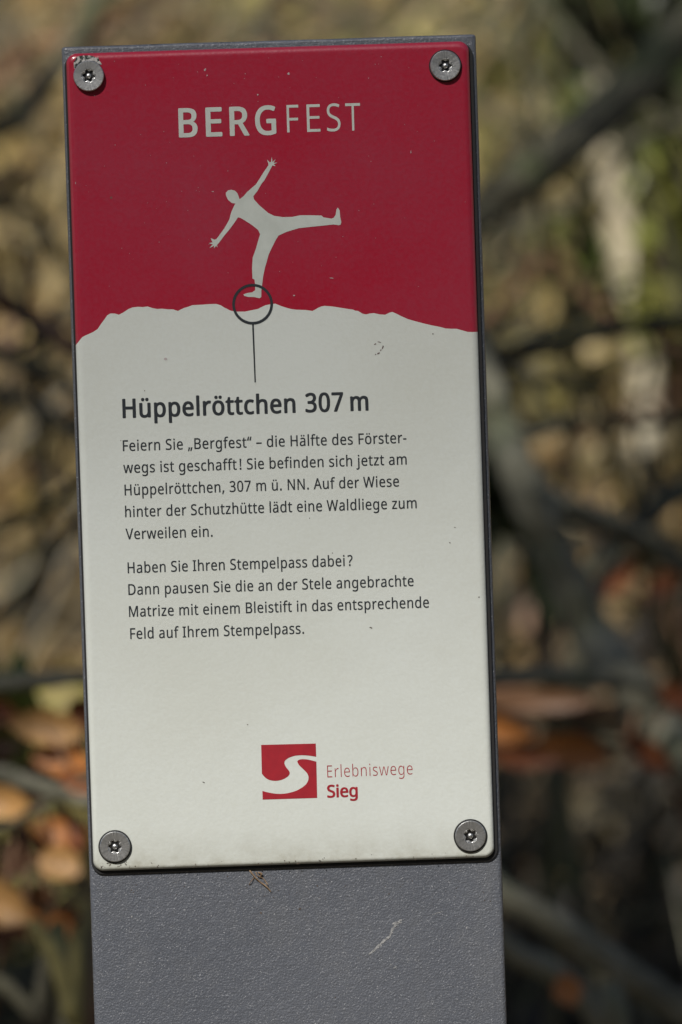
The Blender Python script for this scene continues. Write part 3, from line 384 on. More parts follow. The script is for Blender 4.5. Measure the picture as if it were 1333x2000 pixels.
# ---- wear on the plate and post
M_chip = mat('bare_chipped_primer', [(0.03, 0.04, 0.035), (0.22, 0.22, 0.21), (0.50, 0.48, 0.46)], rough=0.85, scale=900, stops=(0.42, 0.54), bump=0.5, bscale=900)
def z6(p): return (130+p[0]/11.108, 90+p[1]/11.108)
flat_print('chipped_enamel', [[z6(p) for p in [(170,490),(160,400),(165,340),(200,285),(225,235),(280,215),(340,205),(430,200),(520,205),(590,220),(640,250),(690,250),(712,285),(725,330),(760,370),(765,400),(700,420),(500,430),(300,430)]]], M_chip, plate, y=-0.00008, label='pale chipped patch of enamel round a screw')
M_dirt = mat('brown_dirt', [(0.05, 0.035, 0.025), (0.12, 0.09, 0.07)], rough=0.9, scale=800)
M_reddirt = mat('dark_dropping', [(0.10, 0.07, 0.07), (0.20, 0.14, 0.13)], rough=0.9, scale=900)
M_palescr = mat('pale_scratch', [(0.19, 0.195, 0.20), (0.42, 0.42, 0.42)], rough=0.8, scale=900)
def blob(px, py, rx, ry, rot=0, n=11, jit=0.35, seed=0):
    rn = random.Random(seed); pts = []
    for k in range(n):
        a = 2*math.pi*k/n; q = 1+rn.uniform(-jit, jit); x = rx*q*math.cos(a); y = ry*q*math.sin(a)
        pts.append((px+x*math.cos(rot)-y*math.sin(rot), py+x*math.sin(rot)+y*math.cos(rot)))
    return pts
specks = [blob(733, 672, 2.2, 1.2, -.6, seed=1), blob(741, 668, 3, .8, .3, seed=2), blob(748, 678, 1.4, 3.6, .3, seed=3), blob(740, 690, 3, 1.3, -.5, seed=4), blob(734, 692, 1, 1, 0, seed=5), blob(744, 684, .9, 2, .6, seed=6)]
flat_print('dropping_mark', specks, M_reddirt, plate, y=-0.00009, label='small brown dropping left of the right edge')
sp = [blob(725, 1226, 3.6, 1.3, .4, seed=7), blob(879, 1060, 1.6, 1.0, .5, seed=8), blob(889, 1030, 1.4, .8, 0, seed=9), blob(936, 1166, 1.2, 1.2, 0, seed=10), blob(283, 763, 1, 1, 0, seed=11), blob(398, 1528, 2.6, .8, .3, seed=12), blob(783, 993, 1.3, 1.3, 0, seed=13), blob(650, 1080, 1.3, .7, 0, seed=14), blob(605, 1012, .9, .9, 0, seed=15), blob(846, 652, 1.2, 1.6, 0, seed=16), blob(484, 1415, 1, 1, 0, seed=17)]
for k in range(46):
    rn = random.Random(100+k); x = 200+rn.random()*740; y = 1698-0.0328*(x-242)-rn.random()**2*16; sp.append(blob(x, y, .5+rn.random()*1.1, .4+rn.random()*.7, rn.random()*3, seed=k))
for k in range(26):
    rn = random.Random(400+k); x = 196+rn.random()*62; y = 1682+rn.random()*12; sp.append(blob(x, y, .5+rn.random()*1.2, .4+rn.random()*.9, rn.random()*3, seed=k))
tag(flat_print('dirt_specks', sp, M_dirt, plate, y=-0.00009), kind='stuff')
pk = [blob(564, 144, 3, 2.2, -.7, seed=31), blob(504, 185, 1.6, 1.3, 0, seed=32), blob(401, 136, 1.5, 3, .5, seed=33), blob(405, 147, 1, 1.6, 0, seed=34), blob(324, 701, 3, 2, 0, seed=35), blob(148, 357, .8, 2, 0, seed=36), blob(575, 577, 2, 1.2, 0, seed=37), blob(648, 543, 4, 1, .1, seed=38), blob(416, 374, 2.5, .8, .1, seed=39), blob(803, 297, .8, 3, .1, seed=40)]
for k in range(90):
    rn = random.Random(700+k); x = 160+rn.random()*750; y = 110+rn.random()**1.3*480; pk.append(blob(x, y, .35+rn.random()*.6, .3+rn.random()*.5, rn.random()*3, seed=k))
M_fleck = mat('pale_fleck', [(0.42, 0.30, 0.32), (0.5, 0.45, 0.45)], rough=0.8, scale=900)
tag(flat_print('pale_flecks', pk, M_fleck, plate, y=-0.00010), kind='stuff')

# screws: pan head with a six-lobe recess and a centre pin
def steel():
    m = bpy.data.materials.new('brushed_steel'); m.use_nodes = True; nt = m.node_tree; N = nt.nodes; L = nt.links
    b = N['Principled BSDF']; b.inputs['Metallic'].default_value = 0.95; b.inputs['Roughness'].default_value = 0.42
    b.inputs['Base Color'].default_value = (0.44, 0.45, 0.45, 1)
    tc = N.new('ShaderNodeTexCoord'); gr = N.new('ShaderNodeTexGradient'); gr.gradient_type = 'RADIAL'
    mp = N.new('ShaderNodeMapping'); mp.inputs['Rotation'].default_value = (R(90), 0, 0)
    L.new(tc.outputs['Object'], mp.inputs[0]); L.new(mp.outputs[0], gr.inputs[0])
    n = N.new('ShaderNodeTexNoise'); n.noise_dimensions = '1D'; n.inputs['Scale'].default_value = 60; n.inputs['Detail'].default_value = 5
    L.new(gr.outputs['Fac'], n.inputs['W'])
    n2 = N.new('ShaderNodeTexNoise'); n2.inputs['Scale'].default_value = 1800; n2.inputs['Detail'].default_value = 4; L.new(tc.outputs['Object'], n2.inputs['Vector'])
    ad = N.new('ShaderNodeMath'); ad.operation = 'ADD'; L.new(n.outputs['Fac'], ad.inputs[0]); L.new(n2.outputs['Fac'], ad.inputs[1])
    mr = N.new('ShaderNodeMapRange'); mr.inputs[1].default_value = 0.7; mr.inputs[2].default_value = 1.3; mr.inputs[3].default_value = 0.30; mr.inputs[4].default_value = 0.42
    L.new(ad.outputs[0], mr.inputs[0]); L.new(mr.outputs[0], b.inputs['Roughness'])
    rc = N.new('ShaderNodeValToRGB'); rc.color_ramp.elements[0].position = 0.35; rc.color_ramp.elements[1].position = 0.65
    rc.color_ramp.elements[0].color = (0.56, 0.57, 0.57, 1); rc.color_ramp.elements[1].color = (0.70, 0.70, 0.69, 1)
    hf = N.new('ShaderNodeMath'); hf.operation = 'MULTIPLY'; hf.inputs[1].default_value = 0.5; L.new(ad.outputs[0], hf.inputs[0]); L.new(hf.outputs[0], rc.inputs[0]); L.new(rc.outputs[0], b.inputs['Base Color'])
    bp = N.new('ShaderNodeBump'); bp.inputs['Strength'].default_value = 0.3; bp.inputs['Distance'].default_value = 0.00006
    L.new(ad.outputs[0], bp.inputs['Height']); L.new(bp.outputs[0], b.inputs['Normal'])
    return m
M_steel = steel()
M_dark = mat('recess_steel', [(0.06, 0.06, 0.06), (0.16, 0.16, 0.16)], rough=0.35, scale=900, metallic=1.0)
def lathe(prof, n, m, name, parent, cap=None):
    v = []; f = []
    for r_, y in prof:
        for k in range(n):
            a = 2*math.pi*k/n; rr = r_(a) if callable(r_) else r_
            v.append((rr*math.cos(a), y, rr*math.sin(a)))
    for l in range(len(prof)-1):
        for k in range(n):
            a = l*n+k; b = l*n+(k+1) % n; f.append((a, b, b+n, a+n))
    if cap is not None: f.append(tuple((len(prof)-1)*n+k for k in range(n)))
    return mesh_obj(name, v, f, m, parent, smooth=False)
def make_screw(px, py, rad, height, rot, ring_scale, label, tilt=(0, 0)):
    x, z = PL(px, py, -height); s = bpy.data.objects.new('screw', None); s.empty_display_size = 0.01; C.objects.link(s); s.parent = sign_post
    s.location = Vector((x, 0, z))-ORG; s['label'] = label; s.rotation_euler = (R(tilt[0]), 0, R(tilt[1]))
    r = rad; h = -height
    star = lambda rr, dep: (lambda a: rr*(1+dep*math.cos(6*(a+rot))))
    dp = height-0.00025
    head = lathe([(r*0.97, -0.0001), (r, -0.0003), (r, h+0.0003), (r*0.985, h+0.0001), (r*0.955, h)], 72, M_steel, 'screw_head', s)
    face = lathe([(r*0.955, h), (r*0.70, h+0.00004), (r*0.47, h+0.00010)], 72, M_steel, 'head_face', s)
    cone = lathe([(r*0.47, h+0.0001), (star(r*0.42, 0.05), h+0.00045), (star(r*0.36, 0.17), h+0.0005)], 72, M_dark, 'recess_rim', s)
    cone.data.materials[0] = M_steel
    for q_ in (head, face):
        for p in q_.data.polygons: p.use_smooth = True
    rec = lathe([(star(r*0.36, 0.17), h+0.0005), (star(r*0.35, 0.17), h+dp), (0.0001, h+dp+0.00005)], 72, M_dark, 'star_recess', s, cap=1)
    pin = lathe([(r*0.19, h+dp), (r*0.19, h+0.0007), (r*0.17, h+0.0004), (r*0.11, h+0.0002), (r*0.03, h+0.00013)], 24, M_steel, 'recess_pin', s, cap=1)
    for o_ in (pin,):
        for p in o_.data.polygons: p.use_smooth = True
    wv = lathe([(r*ring_scale*0.8, -0.00004), (r*ring_scale, -0.00012), (r*ring_scale, -0.0004), (r*ring_scale*0.97, -0.00055), (r*0.9, -0.00055)], 48, M_black, 'dark_ring', s)  # dark ring under the head, a little wider than it
    return s
make_screw(174, 148.5, 0.00515, 0.00165, 0.15, 1.01, 'upper left screw beside the chipped enamel', (-3, -3))
make_screw(870.5, 128.5, 0.00510, 0.0014, 0.05, 1.08, 'upper right screw in the red field', (-3, -1))
make_screw(225, 1654, 0.00515, 0.0011, 0.1, 1.09, 'lower left screw beside dirt specks', (-1, -2))
make_screw(919.5, 1633, 0.00520, 0.0011, 0.3, 1.10, 'lower right screw in the cream field', (-1.2, 1))

# scratches on the bare post, placed on its front face
def on_post(pts, name, m, label=None):
    verts = []; faces = []
    for lp in pts:
        b0 = len(verts); n = len(lp)
        for q in lp:
            x, z = PL(q[0], q[1], post_front); verts.append((x, post_front-0.00008-0.000004*(b0 % 13), z))
        faces.append(tuple(range(b0, b0+n)))
    o = mesh_obj(name, local(verts), faces, m, sign_post)
    if label: o['label'] = label
    o['kind'] = 'stuff'
    return o
def streak(pts, wd, seed=0, dens=3):
    rn = random.Random(seed); out = []
    for (ax, ay), (bx, by) in zip(pts, pts[1:]):
        ln = math.hypot(bx-ax, by-ay); n = int(ln*dens/3)+1
        for k in range(n):
            t = (k+rn.random())/n; w0 = wd*rn.uniform(.4, 1)
            out.append(blob(ax+(bx-ax)*t+rn.gauss(0, wd*.4), ay+(by-ay)*t+rn.gauss(0, wd*.4), rn.uniform(1, 3.2), w0*.45, math.atan2(by-ay, bx-ax)+rn.gauss(0, .3), n=7, seed=rn.randint(0, 9999)))
    return out
on_post(streak([(781, 1798), (768, 1812), (762, 1828), (745, 1842), (722, 1864)], 2.6, 3, 6)+streak([(783, 1800), (770, 1804)], 3.2, 5, 8)+streak([(865, 1780), (845, 1786)], 1.0, 6, 2), 'scratch', M_palescr, 'pale scratch running down to the left')
on_post([blob(772, 1889, 4, 1.6, -.4, seed=71), blob(764, 1884, 2, .6, .6, seed=72), blob(258, 1790, 1.3, 2.2, 0, seed=73), blob(912, 1812, 1, 2, 0, seed=75)], 'paint_nick', M_palescr)
on_post([blob(510, 1783, 2, 2, 0, seed=76), blob(586, 1775, 2.6, 1.6, -.6, seed=77), blob(620, 1730, 1.5, 1.5, 0, seed=78), blob(445, 1712, 1.5, 1, 0, seed=79), blob(655, 1948, 1, 1, 0, seed=80)]+[blob(random.uniform(200, 960), random.uniform(1712, 1760), random.uniform(.5, 1.3), random.uniform(.4, 1), 0, seed=900+k) for k in range(50)], 'dirt_specks', M_dirt)
# ================================================================= the bank behind
M_soil = mat('leaf_mould_soil', [(0.035, 0.028, 0.018), (0.09, 0.07, 0.04), (0.16, 0.13, 0.07)], rough=0.95, scale=9, bump=0.6, bscale=40, bdist=0.02)
def axis(lo, hi, fa, fb, fine, coarse):
    out = []; v = lo
    while v < hi:
        out.append(v); v += fine if fa <= v < fb else (coarse if abs(v) > 25 else coarse*0.25)
    out.append(hi); return out
gx = axis(-120, 120, -2.5, 2.5, 0.06, 8); gy = axis(-60, 160, -0.5, 7, 0.06, 8)
gv = [(x, y, ground_z(x, y)) for y in gy for x in gx]; nx = len(gx)
gf = [(j*nx+i, j*nx+i+1, (j+1)*nx+i+1, (j+1)*nx+i) for j in range(len(gy)-1) for i in range(nx-1)]
tag(mesh_obj('ground', gv, gf, M_soil, smooth=True), kind='structure')

# leaf litter: curled dry leaves lying on the bank
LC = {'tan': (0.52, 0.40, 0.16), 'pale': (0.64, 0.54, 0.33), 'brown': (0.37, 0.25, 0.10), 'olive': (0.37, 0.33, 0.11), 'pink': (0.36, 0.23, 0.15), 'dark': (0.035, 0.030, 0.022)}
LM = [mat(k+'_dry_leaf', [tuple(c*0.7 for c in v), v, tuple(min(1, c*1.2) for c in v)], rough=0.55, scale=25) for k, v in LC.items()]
def leaf_geo(rn, ln, wd, curl, nu=4):
    """curled pointed leaf in its own plane: verts, faces"""
    v = []; f = []; tw = rn.uniform(-.5, .5)
    for i in range(nu+1):
        t = i/nu; half = wd*math.sin(math.pi*(0.06+0.90*t))**0.8*0.5*rn.uniform(.8, 1.15)
        for s in (-1, 0, 1):
            x = s*half; a = tw*(t-.5)
            z = curl*ln*((t-.5)**2*1.4)+abs(s)*half*(0.55+0.4*curl)
            v.append(Vector((x*math.cos(a)-z*math.sin(a), (t-.5)*ln, x*math.sin(a)+z*math.cos(a))))
    for i in range(nu):
        for s in (0, 1): a = i*3+s; f.append((a, a+1, a+4, a+3))
    return v, f
def rot_rand(rn, tilt):
    return Matrix.Rotation(rn.uniform(0, 6.283), 3, 'Z') @ Matrix.Rotation(rn.gauss(0, tilt), 3, 'X') @ Matrix.Rotation(rn.gauss(0, tilt), 3, 'Y')
rn = random.Random(5)
lv = []; lf = []; lm = []
def patch(x, y, s=1.0, o=0): return noise.noise(Vector((x*s, y*s, 7.7+o)))
for k in range(24000):
    if k < 20000: x = rn.uniform(-1.1, 1.3); y = rn.uniform(0.6, 5.2)
    else: x = rn.uniform(-5, 5); y = rn.uniform(-1.5, 12)
    if abs(x) < .12 and abs(y) < .12: continue
    z = ground_z(x, y)+rn.uniform(0.0, 0.045)
    sl_ = -math.atan2(ground_z(x, y+.05)-ground_z(x, y), .05)
    v, f = leaf_geo(rn, rn.uniform(.025, .06), rn.uniform(.014, .034), rn.uniform(0, 1.2), 3)
    M = Matrix.Rotation(-sl_, 3, 'X') @ rot_rand(rn, .45)
    b0 = len(lv); lv += [M @ q+Vector((x, y, z)) for q in v]; lf += [tuple(b0+i for i in q) for q in f]
    a = patch(x, y, 4)+rn.gauss(0, .28); b = patch(x, y, 3, 20)
    mi = 0 if a > .12 else (3 if b > .05 else 2)
    if rn.random() < .14: mi = 1
    if rn.random() < .10: mi = 4
    if rn.random() < .05: mi = 5
    if y < 2.72+.2*patch(x, y, 3, 9)-.45*max(0, min(1, -x*4)) and rn.random() < (1.0 if x > 0 else .85): mi = 5  # shade of the hollow put into the leaf colour, mostly dark leaves here
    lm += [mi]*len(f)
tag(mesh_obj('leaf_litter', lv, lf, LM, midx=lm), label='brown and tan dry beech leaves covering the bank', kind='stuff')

# dry grass
M_grass = mat('dry_grass', [(0.26, 0.21, 0.07), (0.54, 0.44, 0.20)], rough=0.6, scale=6)
M_ggreen = mat('green_grass', [(0.07, 0.10, 0.02), (0.15, 0.17, 0.04)], rough=0.6, scale=6)
gv = []; gf = []; gm = []
for k in range(700):
    cx_, cy_ = rn.uniform(-1.2, 1.4), rn.uniform(2.3, 5.0)
    if cx_ > 0 and cy_ < 2.75: continue
    g = 1 if patch(cx_, cy_, 2, 50) > .12 else 0
    for j in range(16):
        x = cx_+rn.gauss(0, .03); y = cy_+rn.gauss(0, .03); z = ground_z(x, y); h = rn.uniform(.06, .26); a = rn.uniform(0, 6.28); le = rn.uniform(.2, 1.3)*h; w_ = rn.uniform(.0012, .003)
        d = Vector((math.cos(a), math.sin(a), 0)); s_ = Vector((-d.y, d.x, 0))*w_; b0 = len(gv)
        for t in (0, .5, 1):
            p = Vector((x, y, z))+d*le*t*t+Vector((0, 0, h*(t-.35*t*t))); ww = s_*(1-t*.9); gv += [p-ww, p+ww]
        gf += [(b0, b0+1, b0+3, b0+2), (b0+2, b0+3, b0+5, b0+4)]; gm += [g, g]
tag(mesh_obj('dry_grass', gv, gf, [M_grass, M_ggreen], midx=gm), label='wispy dry grass tufts on the bank', kind='stuff')

# dead twigs and sticks strewn over the bank
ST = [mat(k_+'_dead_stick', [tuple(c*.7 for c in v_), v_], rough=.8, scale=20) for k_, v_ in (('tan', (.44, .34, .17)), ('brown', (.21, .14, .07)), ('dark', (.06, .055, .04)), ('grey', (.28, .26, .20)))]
rn = random.Random(14); V = []; F = []; MI = []
for k in range(1900):
    x, y = rn.uniform(-1.0, 1.3), rn.uniform(1.9, 4.6); L_ = rn.uniform(.08, .42); a = rn.gauss(0, .9); r_ = rn.uniform(.0015, .0055)
    p0 = Vector((x, y, ground_z(x, y)+rn.uniform(.01, .09))); d = Vector((math.cos(a), math.sin(a)*.35, rn.gauss(.25, .55))).normalized()
    pts = [(*(p0+d*L_*t+Vector((0, 0, rn.gauss(0, .01)))), r_*(1-.5*t)) for t in (0, .35, .7, 1)]
    b0 = len(V)
    for i, p in enumerate(pts):
        for q in range(3): an = q*2.094; V.append(Vector(p[:3])+Vector((-d.z*math.cos(an), math.sin(an), d.x*math.cos(an)))*p[3])
    for i in range(3):
        for q in range(3): F.append((b0+i*3+q, b0+i*3+(q+1) % 3, b0+i*3+3+(q+1) % 3, b0+i*3+3+q))
    dark = y < 2.75 and x > 0  # shaded side of the bank gets darker sticks, shade put into their colour
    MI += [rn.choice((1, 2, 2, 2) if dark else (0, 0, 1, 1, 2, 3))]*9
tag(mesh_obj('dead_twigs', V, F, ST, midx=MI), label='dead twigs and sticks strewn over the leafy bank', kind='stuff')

# ================================================================= branches
def bark(name, a, b, moss=None, sc=30):
    cols = [a, b] if not moss else [a, b, moss]
    return mat(name, cols, rough=0.85, scale=sc, bump=0.8, bscale=sc*4, bdist=0.004, stops=(0.35, 0.68))
M_b_dark = bark('dark_mossy_bark', (0.07, 0.064, 0.042), (0.15, 0.14, 0.09), (0.10, 0.115, 0.05))
M_b_grey = bark('grey_green_bark', (0.14, 0.135, 0.095), (0.25, 0.24, 0.175), (0.18, 0.19, 0.12))
M_b_pale = bark('pale_birch_bark', (0.45, 0.36, 0.22), (0.80, 0.72, 0.52), (0.86, 0.80, 0.62), sc=16)
M_b_brown = bark('brown_wood', (0.16, 0.08, 0.04), (0.30, 0.17, 0.10))
M_b_red = bark('rotten_orange_wood', (0.20, 0.07, 0.02), (0.40, 0.16, 0.05))
M_b_olive = bark('lichen_twig_bark', (0.14, 0.12, 0.05), (0.24, 0.21, 0.08))
def cat(pts, per=5):
    out = []; n = len(pts)
    for i in range(n-1):
        p = [pts[max(0, i-1)], pts[i], pts[i+1], pts[min(n-1, i+2)]]
        for k in range(per):
            t = k/per
            out.append(tuple(0.5*((2*p[1][c])+(-p[0][c]+p[2][c])*t+(2*p[0][c]-5*p[1][c]+4*p[2][c]-p[3][c])*t*t+(-p[0][c]+3*p[1][c]-3*p[2][c]+p[3][c])*t**3) for c in range(4)))
    out.append(tuple(pts[-1])); return out
def tube(pts, n=10, rough=0.12, seed=0, close=True):
    """pts: (x,y,z,r)"""
    v = []; f = []; up = Vector((0.2, 0.9, 0.3))
    for i, p in enumerate(pts):
        a = Vector(pts[max(0, i-1)][:3]); b = Vector(pts[min(len(pts)-1, i+1)][:3]); d = (b-a).normalized()
        s = d.cross(up); s.normalize(); t = s.cross(d)
        for k in range(n):
            an = 2*math.pi*k/n; q = 1+rough*noise.noise(Vector((i*.45+seed*3.1, math.cos(an)*1.2, math.sin(an)*1.2+seed)))*1.6
            v.append(Vector(p[:3])+(s*math.cos(an)+t*math.sin(an))*p[3]*q)
    for i in range(len(pts)-1):
        for k in range(n): a = i*n+k; b = i*n+(k+1) % n; f.append((a, b, b+n, a+n))
    f.append(tuple(range(n-1, -1, -1))); f.append(tuple((len(pts)-1)*n+k for k in range(n)))
    return v, f
def seen(pts):                       # (photo px, py, depth m, width in photo px) -> world points with true radius
    out = []
    for px, py, D, wp in pts:
        q = P(px, py, D); out.append((q.x, q.y, q.z, wp*D/FPX/2))
    return out
def twigs_for(path, rn, count, ln, r, lift=0.4):
    V = []; F = []
    for _ in range(count):
        k = rn.randint(1, len(path)-2); p = Vector(path[k][:3]); d = (Vector(path[k+1][:3])-p).normalized()
        o = (d*rn.uniform(.2, 1)+Vector((rn.gauss(0, .7), rn.gauss(0, .7), rn.gauss(lift, .6)))).normalized(); L_ = ln*rn.uniform(.4, 1.2); pts = []
        for j in range(6):
            t = j/5; pts.append((*(p+o*L_*t+Vector((rn.gauss(0, .01), rn.gauss(0, .01), rn.gauss(0, .01)))*t), r*(1-.75*t)*rn.uniform(.9, 1.1)))
        v, f = tube(pts, 5, 0.05); b0 = len(V); V += v; F += [tuple(b0+i for i in q) for q in f]
    return V, F
def branch(name, label, catg, pts, m, group=None, twigs=0, tl=.2, tr=.003, seed=0, extra=None, per=6):
    path = cat(seen(pts)+(extra or []), per); o0 = Vector(path[-1][:3])
    t = thing(name, label, catg, o0, group)
    v, f = tube(path, 12, .14, seed); a = mesh_obj('limb', [q-o0 for q in v], f, m, t, smooth=True)
    if twigs:
        rn = random.Random(seed+50); v, f = twigs_for(path, rn, twigs, tl, tr); tag(mesh_obj('twigs', [q-o0 for q in v], f, m, t, smooth=True), kind='stuff')
    return t
def G(x, y, r, dz=-0.03): return (x, y, ground_z(x, y)+dz, r)

branch('bare_branch', 'thick dark mossy branch slanting down from the top right corner towards the post', 'branch',
       [(1620, -190, 4.35, 100), (1480, -60, 4.3, 98), (1340, 60, 4.25, 96), (1240, 165, 4.2, 90), (1130, 265, 4.15, 88), (1030, 345, 4.1, 84), (950, 405, 4.1, 80), (840, 520, 4.1, 76), (740, 760, 4.1, 70), (700, 1200, 4.1, 64)], M_b_dark, twigs=9, tr=.0035, seed=1, extra=[G(.06, 1.5, .008)])
branch('bare_branch', 'thin dark branch crossing the pale birch stem and sloping gently left', 'branch',
       [(1700, 560, 4.0, 34), (1480, 590, 4.0, 34), (1333, 622, 4.0, 33), (1220, 640, 4.0, 34), (1100, 668, 4.0, 36), (1000, 695, 4.0, 40), (940, 712, 4.0, 42), (820, 800, 4.0, 42), (760, 1200, 4.0, 40)], M_b_dark, twigs=5, tl=.15, tr=.002, seed=2, extra=[G(.10, 1.4, .006)])
branch('bare_branch', 'thin nearly level dark branch beside the right edge below the birch crossing', 'branch',
       [(1600, 800, 4.1, 26), (1440, 812, 4.1, 26), (1333, 824, 4.1, 24), (1230, 828, 4.1, 22), (1120, 832, 4.1, 24), (1020, 836, 4.1, 26), (930, 900, 4.1, 30), (850, 1200, 4.1, 30)], M_b_dark, twigs=6, tl=.12, tr=.0018, seed=3, extra=[G(.14, 1.5, .005)])
branch('bare_branch', 'thick grey branch curving down from the post to the lower right edge', 'branch',
       [(820, 420, 3.9, 48), (890, 600, 3.9, 56), (950, 745, 3.85, 66), (985, 850, 3.85, 76), (1030, 960, 3.8, 84), (1075, 1060, 3.8, 84), (1120, 1160, 3.8, 86), (1165, 1250, 3.8, 88), (1225, 1330, 3.75, 92), (1290, 1420, 3.75, 94), (1380, 1520, 3.7, 96), (1560, 1700, 3.6, 100)], M_b_grey, twigs=6, tl=.16, tr=.003, seed=4, extra=[G(.52, .85, .014)])
branch('bare_branch', 'grey side branch reaching from the thick grey branch out to the right edge', 'branch',
       [(1035, 950, 3.82, 50), (1100, 990, 3.85, 52), (1180, 1020, 3.9, 50), (1260, 1060, 3.95, 48), (1340, 1110, 4.0, 46), (1450, 1180, 4.0, 44), (1600, 1330, 4.0, 42)], M_b_grey, seed=5, extra=[G(.48, 1.5, .008)])
branch('bare_branch', 'dark branch rising to the right edge out of the shaded tangle', 'branch',
       [(1600, 800, 4.3, 46), (1440, 880, 4.2, 46), (1340, 950, 4.1, 48), (1260, 1010, 4.05, 46), (1190, 1070, 4.0, 44), (1140, 1160, 3.95, 40), (1130, 1300, 3.9, 40), (1120, 1700, 3.9, 40)], M_b_dark, twigs=5, tl=.15, tr=.0025, seed=6, extra=[G(.28, 1.3, .007)])
branch('fallen_branch', 'level grey branch low beside the right side of the post', 'branch',
       [(760, 1345, 3.6, 30), (880, 1335, 3.6, 34), (980, 1325, 3.6, 36), (1080, 1322, 3.6, 36), (1180, 1328, 3.65, 34), (1280, 1350, 3.7, 28), (1420, 1450, 3.7, 24), (1500, 1700, 3.7, 22)], M_b_grey, seed=7, extra=[G(.42, 1.1, .004)])
branch('fallen_branch', 'grey branch slanting to the bottom right corner', 'branch',
       [(880, 1640, 3.5, 50), (970, 1735, 3.5, 54), (1060, 1790, 3.5, 58), (1160, 1855, 3.5, 60), (1260, 1925, 3.5, 62), (1350, 1985, 3.5, 64), (1480, 2090, 3.5, 66)], M_b_grey, seed=8, extra=[G(.36, .9, .010)])
branch('fallen_branch', 'short blue-grey branch low beside the lower right side of the post', 'branch',
       [(950, 1810, 3.45, 40), (1020, 1870, 3.45, 46), (1090, 1905, 3.45, 50), (1180, 2010, 3.45, 50), (1240, 2150, 3.45, 50)], M_b_grey, seed=9, extra=[G(.26, .85, .008)])
branch('fallen_branch', 'dull brown fallen branch just right of the post under the grey level one', 'branch',
       [(700, 1360, 3.7, 44), (900, 1362, 3.7, 46), (980, 1365, 3.7, 50), (1060, 1372, 3.7, 46), (1140, 1392, 3.75, 36), (1200, 1400, 3.8, 26), (1330, 1560, 3.8, 22)], M_b_brown, seed=10, extra=[G(.36, 1.2, .004)])
branch('bare_branch', 'reddish brown branch sloping down to the post at the left edge', 'branch',
       [(-320, 380, 4.2, 50), (-120, 480, 4.2, 48), (0, 580, 4.15, 46), (60, 620, 4.15, 44), (130, 668, 4.1, 42), (240, 760, 4.1, 40), (330, 1000, 4.1, 38)], M_b_brown, seed=11, extra=[G(-.12, 1.5, .008)])
branch('bare_branch', 'dark olive branch just below the reddish one at the left edge', 'branch',
       [(-300, 590, 4.1, 34), (-120, 640, 4.1, 34), (0, 690, 4.1, 36), (70, 715, 4.1, 34), (150, 760, 4.1, 30), (260, 860, 4.1, 30), (330, 1100, 4.1, 28)], M_b_dark, seed=12, twigs=5, tr=.002, extra=[G(-.14, 1.5, .006)])
branch('bare_branch', 'dark blurred branch rising through the upper left background', 'branch',
       [(-260, 420, 4.3, 44), (-100, 330, 4.3, 44), (0, 255, 4.3, 46), (70, 190, 4.35, 42), (130, 110, 4.4, 44), (180, 20, 4.4, 44), (210, -130, 4.45, 42), (230, -500, 4.5, 40)], M_b_dark, twigs=9, tr=.002, seed=13)
branch('bare_branch', 'yellowish lichen-covered twig at the left edge above the shaded hollow', 'twig',
       [(-240, 1130, 3.9, 32), (-80, 1070, 3.9, 34), (0, 1032, 3.9, 34), (50, 1010, 3.9, 30), (100, 985, 3.9, 24), (200, 900, 3.9, 20), (300, 700, 3.9, 16)], M_b_olive, seed=14)
branch('fallen_branch', 'pale grey level branch above the orange leaves at the left edge', 'branch',
       [(-320, 1300, 3.5, 36), (-120, 1328, 3.5, 38), (0, 1334, 3.5, 38), (80, 1330, 3.5, 36), (170, 1322, 3.5, 34), (300, 1330, 3.5, 30), (420, 1500, 3.5, 26)], M_b_grey, seed=15, extra=[G(-.11, .9, .004)])
branch('fallen_branch', 'olive grey branch between the clusters of orange leaves at the left edge', 'branch',
       [(-280, 1440, 3.4, 38), (-100, 1480, 3.4, 40), (0, 1512, 3.4, 40), (70, 1535, 3.4, 36), (150, 1560, 3.4, 32), (260, 1600, 3.4, 28), (380, 1800, 3.4, 24)], M_b_grey, seed=16, extra=[G(-.12, .8, .004)])
branch('bare_branch', 'slim dark green stem curving down at the bottom left beside the post', 'stem',
       [(60, 1800, 3.3, 30), (95, 1850, 3.3, 32), (125, 1920, 3.3, 34), (142, 2000, 3.3, 34), (150, 2120, 3.3, 34)], M_b_olive, seed=17, extra=[G(-.12, .6, .005)])
branch('fallen_branch', 'grey-green stick pointing into the bottom left corner', 'stick',
       [(-120, 1840, 3.3, 30), (-30, 1900, 3.3, 32), (30, 1945, 3.3, 34), (70, 1990, 3.3, 34), (130, 2100, 3.3, 30)], M_b_dark, seed=18, extra=[G(-.11, .62, .005)])

